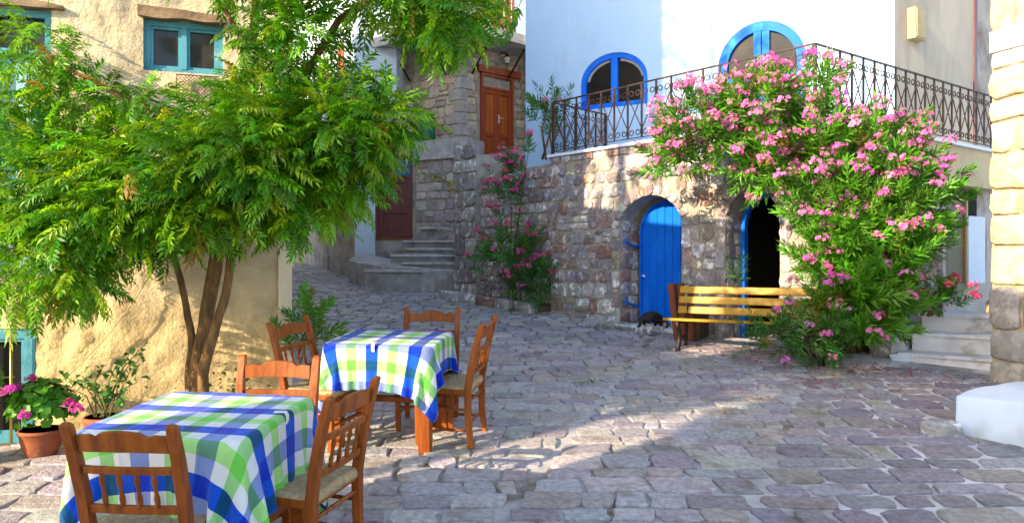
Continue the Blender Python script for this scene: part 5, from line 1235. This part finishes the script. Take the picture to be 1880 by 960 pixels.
def clusters(centres, name, parent, base, n=(10,18), rad=.062, sc=(.9,1.35)):
    pos, dirs, tints = [], [], []
    for c in centres:
        k = int(nr.integers(*n)); cb = np.array(base)*(1+nr.normal(0,.12))*np.array((1,1+nr.normal(0,.25),1+nr.normal(0,.1)))
        for _ in range(k):
            u = nr.normal(0,1,3); u[2] = abs(u[2])*.8; u /= np.linalg.norm(u); pos.append(c+u*rad*nr.uniform(.5,1.15)); u[1] -= .35; dirs.append(u); tints.append(cb*(1+nr.normal(0,.12)))
    pos, dirs, tints = np.array(pos), np.array(dirs), np.clip(np.array(tints),.01,1); ch = nr.integers(0,4,len(pos)); parts = []
    R0 = np.array([[0,0,1],[0,1,0],[-1,0,0]],float)   # flower axis z -> x
    for k in range(4):
        m = ch == k
        if m.any():
            T_ = FL[k][0]@R0.T; parts.append(inst(T_, FL[k][1], pos[m], rot_to(dirs[m], nr.uniform(0,6.28,m.sum())), nr.uniform(*sc,m.sum()), tints[m], FL[k][2]))
    V,Q,T = join(parts); return setp(build_np(name, V, Q, T, M['petal'], parent), kind='stuff')
def oleander(name, label, base, blobs, n_fl, lc, fc, seed, up=.6, shrink=(0,0), stems=8, sc=(.8,1.15), flower_bias=None, frad=.062, stem_r=.022):
    t = thing(name, label, 'oleander', base); rr_ = random.Random(seed); pts, outs = blob_points(blobs, rr_, shrink)
    def free(p):
        v_ = Vector((p[0],p[1]))
        if UN.dot(v_-TC) < .06 and p[2] < TZ+.1 and VN.dot(v_-TC) < .06: return False
        return p[2] > g(p[1])+.05
    k = [i for i in range(len(pts)) if free(pts[i])]; pts, outs = pts[k], outs[k]
    _, d = shoots(pts, outs.copy(), 'leaves', t, lc, up, sc)
    cents = pts+d*.36*np.mean(sc); w_ = np.array([1.0 if flower_bias is None else flower_bias(CX+F*p[0]/p[1], CY-F*(p[2]-CAMZ)/p[1]) for p in cents])
    w_ = w_*(.3+np.clip(-outs[:,1]+.5*outs[:,2]+.4,0,2)); w_ /= w_.sum(); sel = nr.choice(len(cents), min(n_fl,(w_>0).sum()), False, w_)
    if n_fl: clusters(cents[sel], 'flowers', t, fc, rad=frad)
    for i in range(stems):
        e = Vector(pts[rr_.randrange(len(pts))])
        while name == 'large_oleander' and CX+F*e.x/e.y < 1470: e = Vector(pts[rr_.randrange(len(pts))])
        b = Vector(base)+Vector((rr_.uniform(-.15,.15),rr_.uniform(-.1,.1),0)); m_ = b.lerp(e,.5)+Vector((rr_.uniform(-.1,.1),rr_.uniform(-.1,.05),.15))
        mb = MB(); mb.tube([b,b.lerp(m_,.5),m_,m_.lerp(e,.5)+Vector((0,0,.04)),e], [stem_r,stem_r*.85,stem_r*.7,stem_r*.5,stem_r*.25], 6); mb.build('stem', M['bark'], t, smooth=True)
    return t
big = [(1285,245,75,65,9.0,.4,70),(1240,300,50,40,9.2,.35,30),(1390,215,85,65,8.7,.4,70),(1470,185,60,60,8.6,.35,42),(1370,290,110,45,8.8,.45,60),(1480,285,110,70,8.5,.45,85),(1580,290,85,65,8.4,.45,75),(1650,300,55,50,8.7,.35,34),
 (1540,385,95,65,8.4,.4,85),(1620,390,95,75,8.4,.4,95),(1700,350,45,40,8.8,.3,24),(1595,480,95,70,8.3,.4,105),(1650,465,55,60,8.4,.3,50),(1590,565,65,45,8.25,.3,50),(1420,348,28,22,8.9,.2,10),(1655,255,20,40,8.5,.15,7),(1690,420,40,40,8.6,.25,20),(1540,470,75,60,8.4,.35,60),(1560,545,85,50,8.2,.3,70),(1620,560,60,55,8.3,.3,50),(1580,615,60,28,8.1,.25,30)]
fb_ = lambda px, py: max(.05, (1.8 if py < 330 else .16)*(2.2 if px < 1530 else .5))
oleander('large_oleander', 'large oleander covered in pink flowers spilling over the terrace corner', GP(1575,645), big, 520, (.095,.28,.016), (.82,.22,.56), 21, stems=12, flower_bias=fb_, stem_r=.03, frad=.078, shrink=(24,16))
oleander('low_oleander', 'low oleander bush with few pink flowers in front of the bench', GP(1470,655), [(1410,622,40,18,8.0,.2,18),(1480,618,60,22,7.95,.25,34),(1545,618,40,25,7.95,.2,22)], 10, (.05,.16,.025), (.75,.26,.55), 22, stems=5, frad=.05, sc=(.6,.85), up=.35)
oleander('wall_oleander', 'slim oleander with deep pink flowers against the shaded garden wall', GP(945,566), [(975,300,40,30,12.7,.3,20),(1010,330,35,30,12.6,.25,16),(930,350,25,35,12.8,.25,14),(945,400,25,50,12.7,.25,16),(955,330,40,40,12.7,.3,18),(930,470,40,40,12.5,.3,36),(975,490,40,40,12.4,.3,36),(965,520,40,30,12.3,.25,24),(990,520,20,25,12.2,.2,10)], 58, (.075,.20,.045), (.82,.09,.36), 23, stems=6, flower_bias=lambda x,y: 1 if y < 420 else .06, frad=.075)
oleander('step_oleander', 'small oleander with deep pink flowers growing on the marble steps', Vector((4.72,8.55,g(8.3)+.5)), [(1728,556,20,12,8.5,.12,20)], 12, (.07,.2,.022), (.75,.08,.25), 24, stems=3, frad=.05, sc=(.6,.8))
oleander('terrace_oleander', 'potted oleander shoots rising behind the left end of the railing', Vector((.62,12.75,TZ)), [(1000,215,18,40,12.7,.2,12),(1022,195,18,22,12.8,.15,6),(1008,250,15,30,12.75,.15,6)], 2, (.06,.17,.03), (.8,.3,.5), 25, up=1.0, stems=4)
oleander('corner_plant', 'bright green leafy shoots growing at the foot of the white pilaster', P(560,660,6.15), [(555,585,22,30,6.1,.12,9),(575,600,25,25,6.1,.12,8),(550,640,25,20,6.05,.1,7)], 0, (.09,.24,.025), (.8,.3,.5), 26, up=1.0, stems=3, sc=(.5,.7), stem_r=.01)
oleander('doorway_plant', 'small green shoot standing in front of the open doorway behind the bench', P(1352,590,9.35), [(1353,525,4,8,9.35,.03,3)], 0, (.07,.2,.03), (.8,.3,.5), 27, up=2.0, stems=1, sc=(.8,1.0), stem_r=.008)

# ---------------------------------------------------------------- pots and small plants
def pot(t, c, r, h, mat='terracotta'):
    mb = MB(); mb.tube([c+Vector((0,0,z*h)) for z in (0,.02,.25,.6,.86,.88,1.0,1.0,.9)], [r*k for k in (.6,.66,.82,.95,1.0,1.07,1.08,.98,.95)], 24, cap=False); mb.add([c+Vector((r*.66*math.cos(a_*.2618),r*.66*math.sin(a_*.2618),.004)) for a_ in range(24)], [tuple(range(24))[::-1]])
    mb.build('pot', M[mat], t, smooth=True)
    mb = MB(); mb.tube([c+Vector((0,0,.80*h)),c+Vector((0,0,.9*h))], [r*.9,r*.93], 20); mb.build('soil', M['soil'], t)
def round_leaf(D, seed):
    r = np.random.default_rng(seed); n = 10; V = [(0,0,0)]; 
    for k in range(n): a = -math.pi*.85+1.7*math.pi*k/(n-1); rr_ = D*(1+.10*math.cos(k*math.pi))*r.uniform(.92,1.08); V.append((rr_*math.cos(a)+D*.3, rr_*math.sin(a), D*.28*r.uniform(.6,1.3)))
    Q = [(0,k,k+1,k+1) for k in range(1,n)]
    return np.array(V), np.array([(0,k,k+1) for k in range(1,n)])
def geranium(name, label, base, r, h, crown_c, cr_, n, flowers, fc, lc=(.08,.27,.02), stalk=True, ls=.032):
    t = thing(name, label, 'potted plant', base, 'geraniums by the low blue window'); pot(t, Vector(base), r, h)
    V, Q, T = [], [], []; b = 0; parts = []
    u = nr.normal(0,1,(n,3)); u[:,2] = np.abs(u[:,2])*.9-.25; u /= np.linalg.norm(u,axis=1,keepdims=True); pos = np.array(crown_c)+u*np.array(cr_)*nr.uniform(.55,1.0,(n,1))
    tv = np.array(lc)*(1+nr.normal(0,.2,(n,1)))
    for k in range(4):
        T_, Q_ = round_leaf(ls, k); R0 = np.array([[0,0,1],[0,1,0],[-1,0,0]],float); m = nr.integers(0,4,n) == k
        m = (np.arange(n)%4) == k; d = u[m]+np.array((0,-.1,.55)); parts.append(inst(T_@R0.T, Q_, pos[m], rot_to(d, nr.uniform(0,6.28,m.sum())), nr.uniform(.7,1.3,m.sum()), np.clip(tv[m],.005,1)))
    V,Q,T = join(parts); setp(build_np('leaves', V, Q, T, M['oleaf'], t), kind='stuff')
    cs = []
    for (px,py,Y) in flowers:
        c = P(px,py,Y); cs.append(np.array(c)); mb = MB(); mb.tube([Vector(crown_c), Vector(crown_c).lerp(c,.6)+Vector((0,0,.02)), c], .003, 5); mb.build('stalk', M['stem'], t)
    clusters(cs, 'flowers', t, fc, n=(26,34), rad=.04, sc=(.55,.8)); return t
gp = GP(76,838)
geranium('potted_geranium', 'geranium with pink blooms in a round terracotta pot below the low window', gp, .135, .19, gp+Vector((0,0,.34)), (.21,.18,.20), 620, [(128,742,5.1),(140,752,5.05),(46,764,4.98),(58,698,5.2),(32,714,5.15)], (.60,.06,.42))
gp2 = P(-80,0,5.0); gp2.z = g(5.0)
geranium('potted_geranium', 'geranium at the left edge of the picture beside the terracotta pot', gp2, .15, .28, gp2+Vector((.06,0,.55)), (.22,.18,.26), 480, [(16,716,4.9),(4,722,4.95)], (.62,.10,.45))
# rose bush in a pot
rp = P(192,0,5.22); rp.z = g(5.22)
rb = thing('rose_bush', 'thin stemmed rose bush in a clay pot between the wall and nearest table', 'potted plant', rp); pot(rb, rp, .125, .28)
rr_ = random.Random(9); lv, ld_ = [], []
tips = [(272,625,5.15),(262,650,5.1),(240,640,5.2),(215,665,5.15),(235,690,5.1),(190,670,5.2),(150,690,5.1),(115,690,5.15),(135,715,5.1),(200,710,5.05),(255,700,5.15),(165,715,5.1),(225,735,5.05),(245,660,5.25)]
for (px,py,Y) in tips:
    e = P(px,py,Y); b = rp+Vector((rr_.uniform(-.06,.06),rr_.uniform(-.05,.05),.26)); m_ = b.lerp(e,.55)+Vector((rr_.uniform(-.05,.05),0,.05))
    mb = MB(); mb.tube([b,b.lerp(m_,.5),m_,e], [.006,.005,.004,.0025], 5); mb.build('stem', M['stem'], rb)
    for k in range(11):
        t = .35+.65*k/10; q = (b.lerp(m_,t*2) if t < .5 else m_.lerp(e,t*2-1)); lv.append(np.array(q)+nr.normal(0,.025,3)); ld_.append(nr.normal(0,1,3)+np.array((0,-.3,.2)))
lt, lq = leaf_tpl(.055,.038,.15,.2,.5); lv, ld_ = np.array(lv), np.array(ld_); N = len(lv)
V,Q,T = inst(lt, lq, lv, rot_to(ld_, nr.uniform(-1,1,N)), nr.uniform(.7,1.25,N), np.clip(np.array((.05,.17,.025))*(1+nr.normal(0,.25,(N,1))),.004,1)); setp(build_np('leaves', V, Q, T, M['oleaf'], rb), kind='stuff')
# little shrub at the foot of the tree
def tuft(name, label, cat_, base, n, h, spread, col, lw=.006, grass=True, leafsize=None):
    t = thing(name, label, cat_, base); N = n
    u = nr.normal(0,1,(N,3)); u[:,2] = np.abs(u[:,2])+(.8 if grass else .2); pos = np.array(base)+nr.normal(0,1,(N,3))*np.array(spread)*.5
    if grass: pos[:,2] = np.array([g(p[1]) for p in pos])+ (base[2]-g(base[1])); lt, lq = leaf_tpl(h, lw, .1, .3, .4)
    else: pos[:,2] = base[2]+np.abs(nr.normal(0,1,N))*spread[2]; lt, lq = leaf_tpl(leafsize, leafsize*.62, .15, .2, .5)
    V,Q,T = inst(lt, lq, pos, rot_to(u, nr.uniform(-1,1,N)), nr.uniform(.5,1.2,N), np.clip(np.array(col)*(1+nr.normal(0,.25,(N,1))),.004,1)); setp(build_np('leaves', V, Q, T, M['oleaf'], t), kind='stuff'); return t
b_ = P(415,0,5.55); b_.z = g(5.55)+.05; tuft('low_shrub', 'small leafy shrub at the foot of the tree against the ochre wall', 'shrub', b_, 420, .1, (.42,.18,.22), (.075,.19,.025), grass=False, leafsize=.05)
for i, (px,py,n,lab) in enumerate(((1098,603,60,'short grass tuft at the wall foot left of the blue door'),(1128,607,80,'yellowish weed clump at the wall foot nearest the blue door'),(955,572,140,'grass clump under the wall oleander'),(868,545,60,'weeds at the foot of the garden wall pier'),(1090,703,26,'grass sprouting between paving stones in mid square'),(1068,701,14,'tiny grass sprig left of the paving grass'),(548,500,40,'grass at the far bend of the lane'))):
    b_ = GP(px,py); tuft('weed_tuft', lab, 'weeds', b_, n, (.10 if i < 4 else .05), (.28 if i < 4 else .2,.10,0), (.08,.2,.02) if i != 1 else (.2,.26,.02), lw=.010)
# yellowing vine on the retaining wall
vn = thing('yellow_vine', 'yellowing vine trailing across the rubble retaining wall', 'vine', P(830,330,15.8))
vp = [P(770,318,15.75),P(800,322,15.7),P(830,338,15.7),P(860,346,15.6),P(898,352,15.5)]; mb = MB(); mb.tube(vp, .008, 5); mb.build('stem', M['stem'], vn)
lv = np.array([np.array(vp[i].lerp(vp[i+1],nr.random()))+nr.normal(0,.05,3) for i in range(4) for _ in range(9)]); lt, lq = leaf_tpl(.11,.09,.15,.2,.5); N = len(lv)
V,Q,T = inst(lt, lq, lv, rot_to(nr.normal(0,1,(N,3)), nr.uniform(-1,1,N)), nr.uniform(.6,1.3,N), np.array((.42,.36,.02))*(1+nr.normal(0,.2,(N,1)))); setp(build_np('leaves', V, Q, T, M['oleaf'], vn), kind='stuff')
# fallen petals and dry leaves
N = 900; ctr = np.array([(1.9,9.5),(2.6,8.9),(3.3,8.0),(3.9,7.9),(4.2,7.7),(2.9,8.5),(3.0,7.2)]); c_ = ctr[nr.integers(0,len(ctr),N)]; xy = c_+nr.normal(0,1,(N,2))*np.array((.42,.28)); ok = np.array([UN.dot(Vector(p)-TC) > .05 for p in xy]); xy = xy[ok]; N = len(xy)
pos = np.column_stack([xy, [g(y)+.026+.012*noise.noise((x*.9,y*.9,0)) for x,y in xy]]); d = np.column_stack([nr.normal(0,1,(N,2)), nr.normal(.1,.1,N)]); lt, lq = leaf_tpl(.034,.02,.3,.1,.5)
pc_ = np.where((nr.random(N) < .55)[:,None], np.array((.50,.07,.14)), np.array((.22,.11,.04)))*(1+nr.normal(0,.2,(N,1)))
V,Q,T = inst(lt, lq, pos, rot_to(d, nr.uniform(-.3,.3,N)), nr.uniform(.6,1.3,N), np.clip(pc_,.01,1)); setp(build_np('fallen_petals', V, Q, T, M['litter']), 'fallen pink petals and dry leaves scattered round the bench', 'petals', kind='stuff')
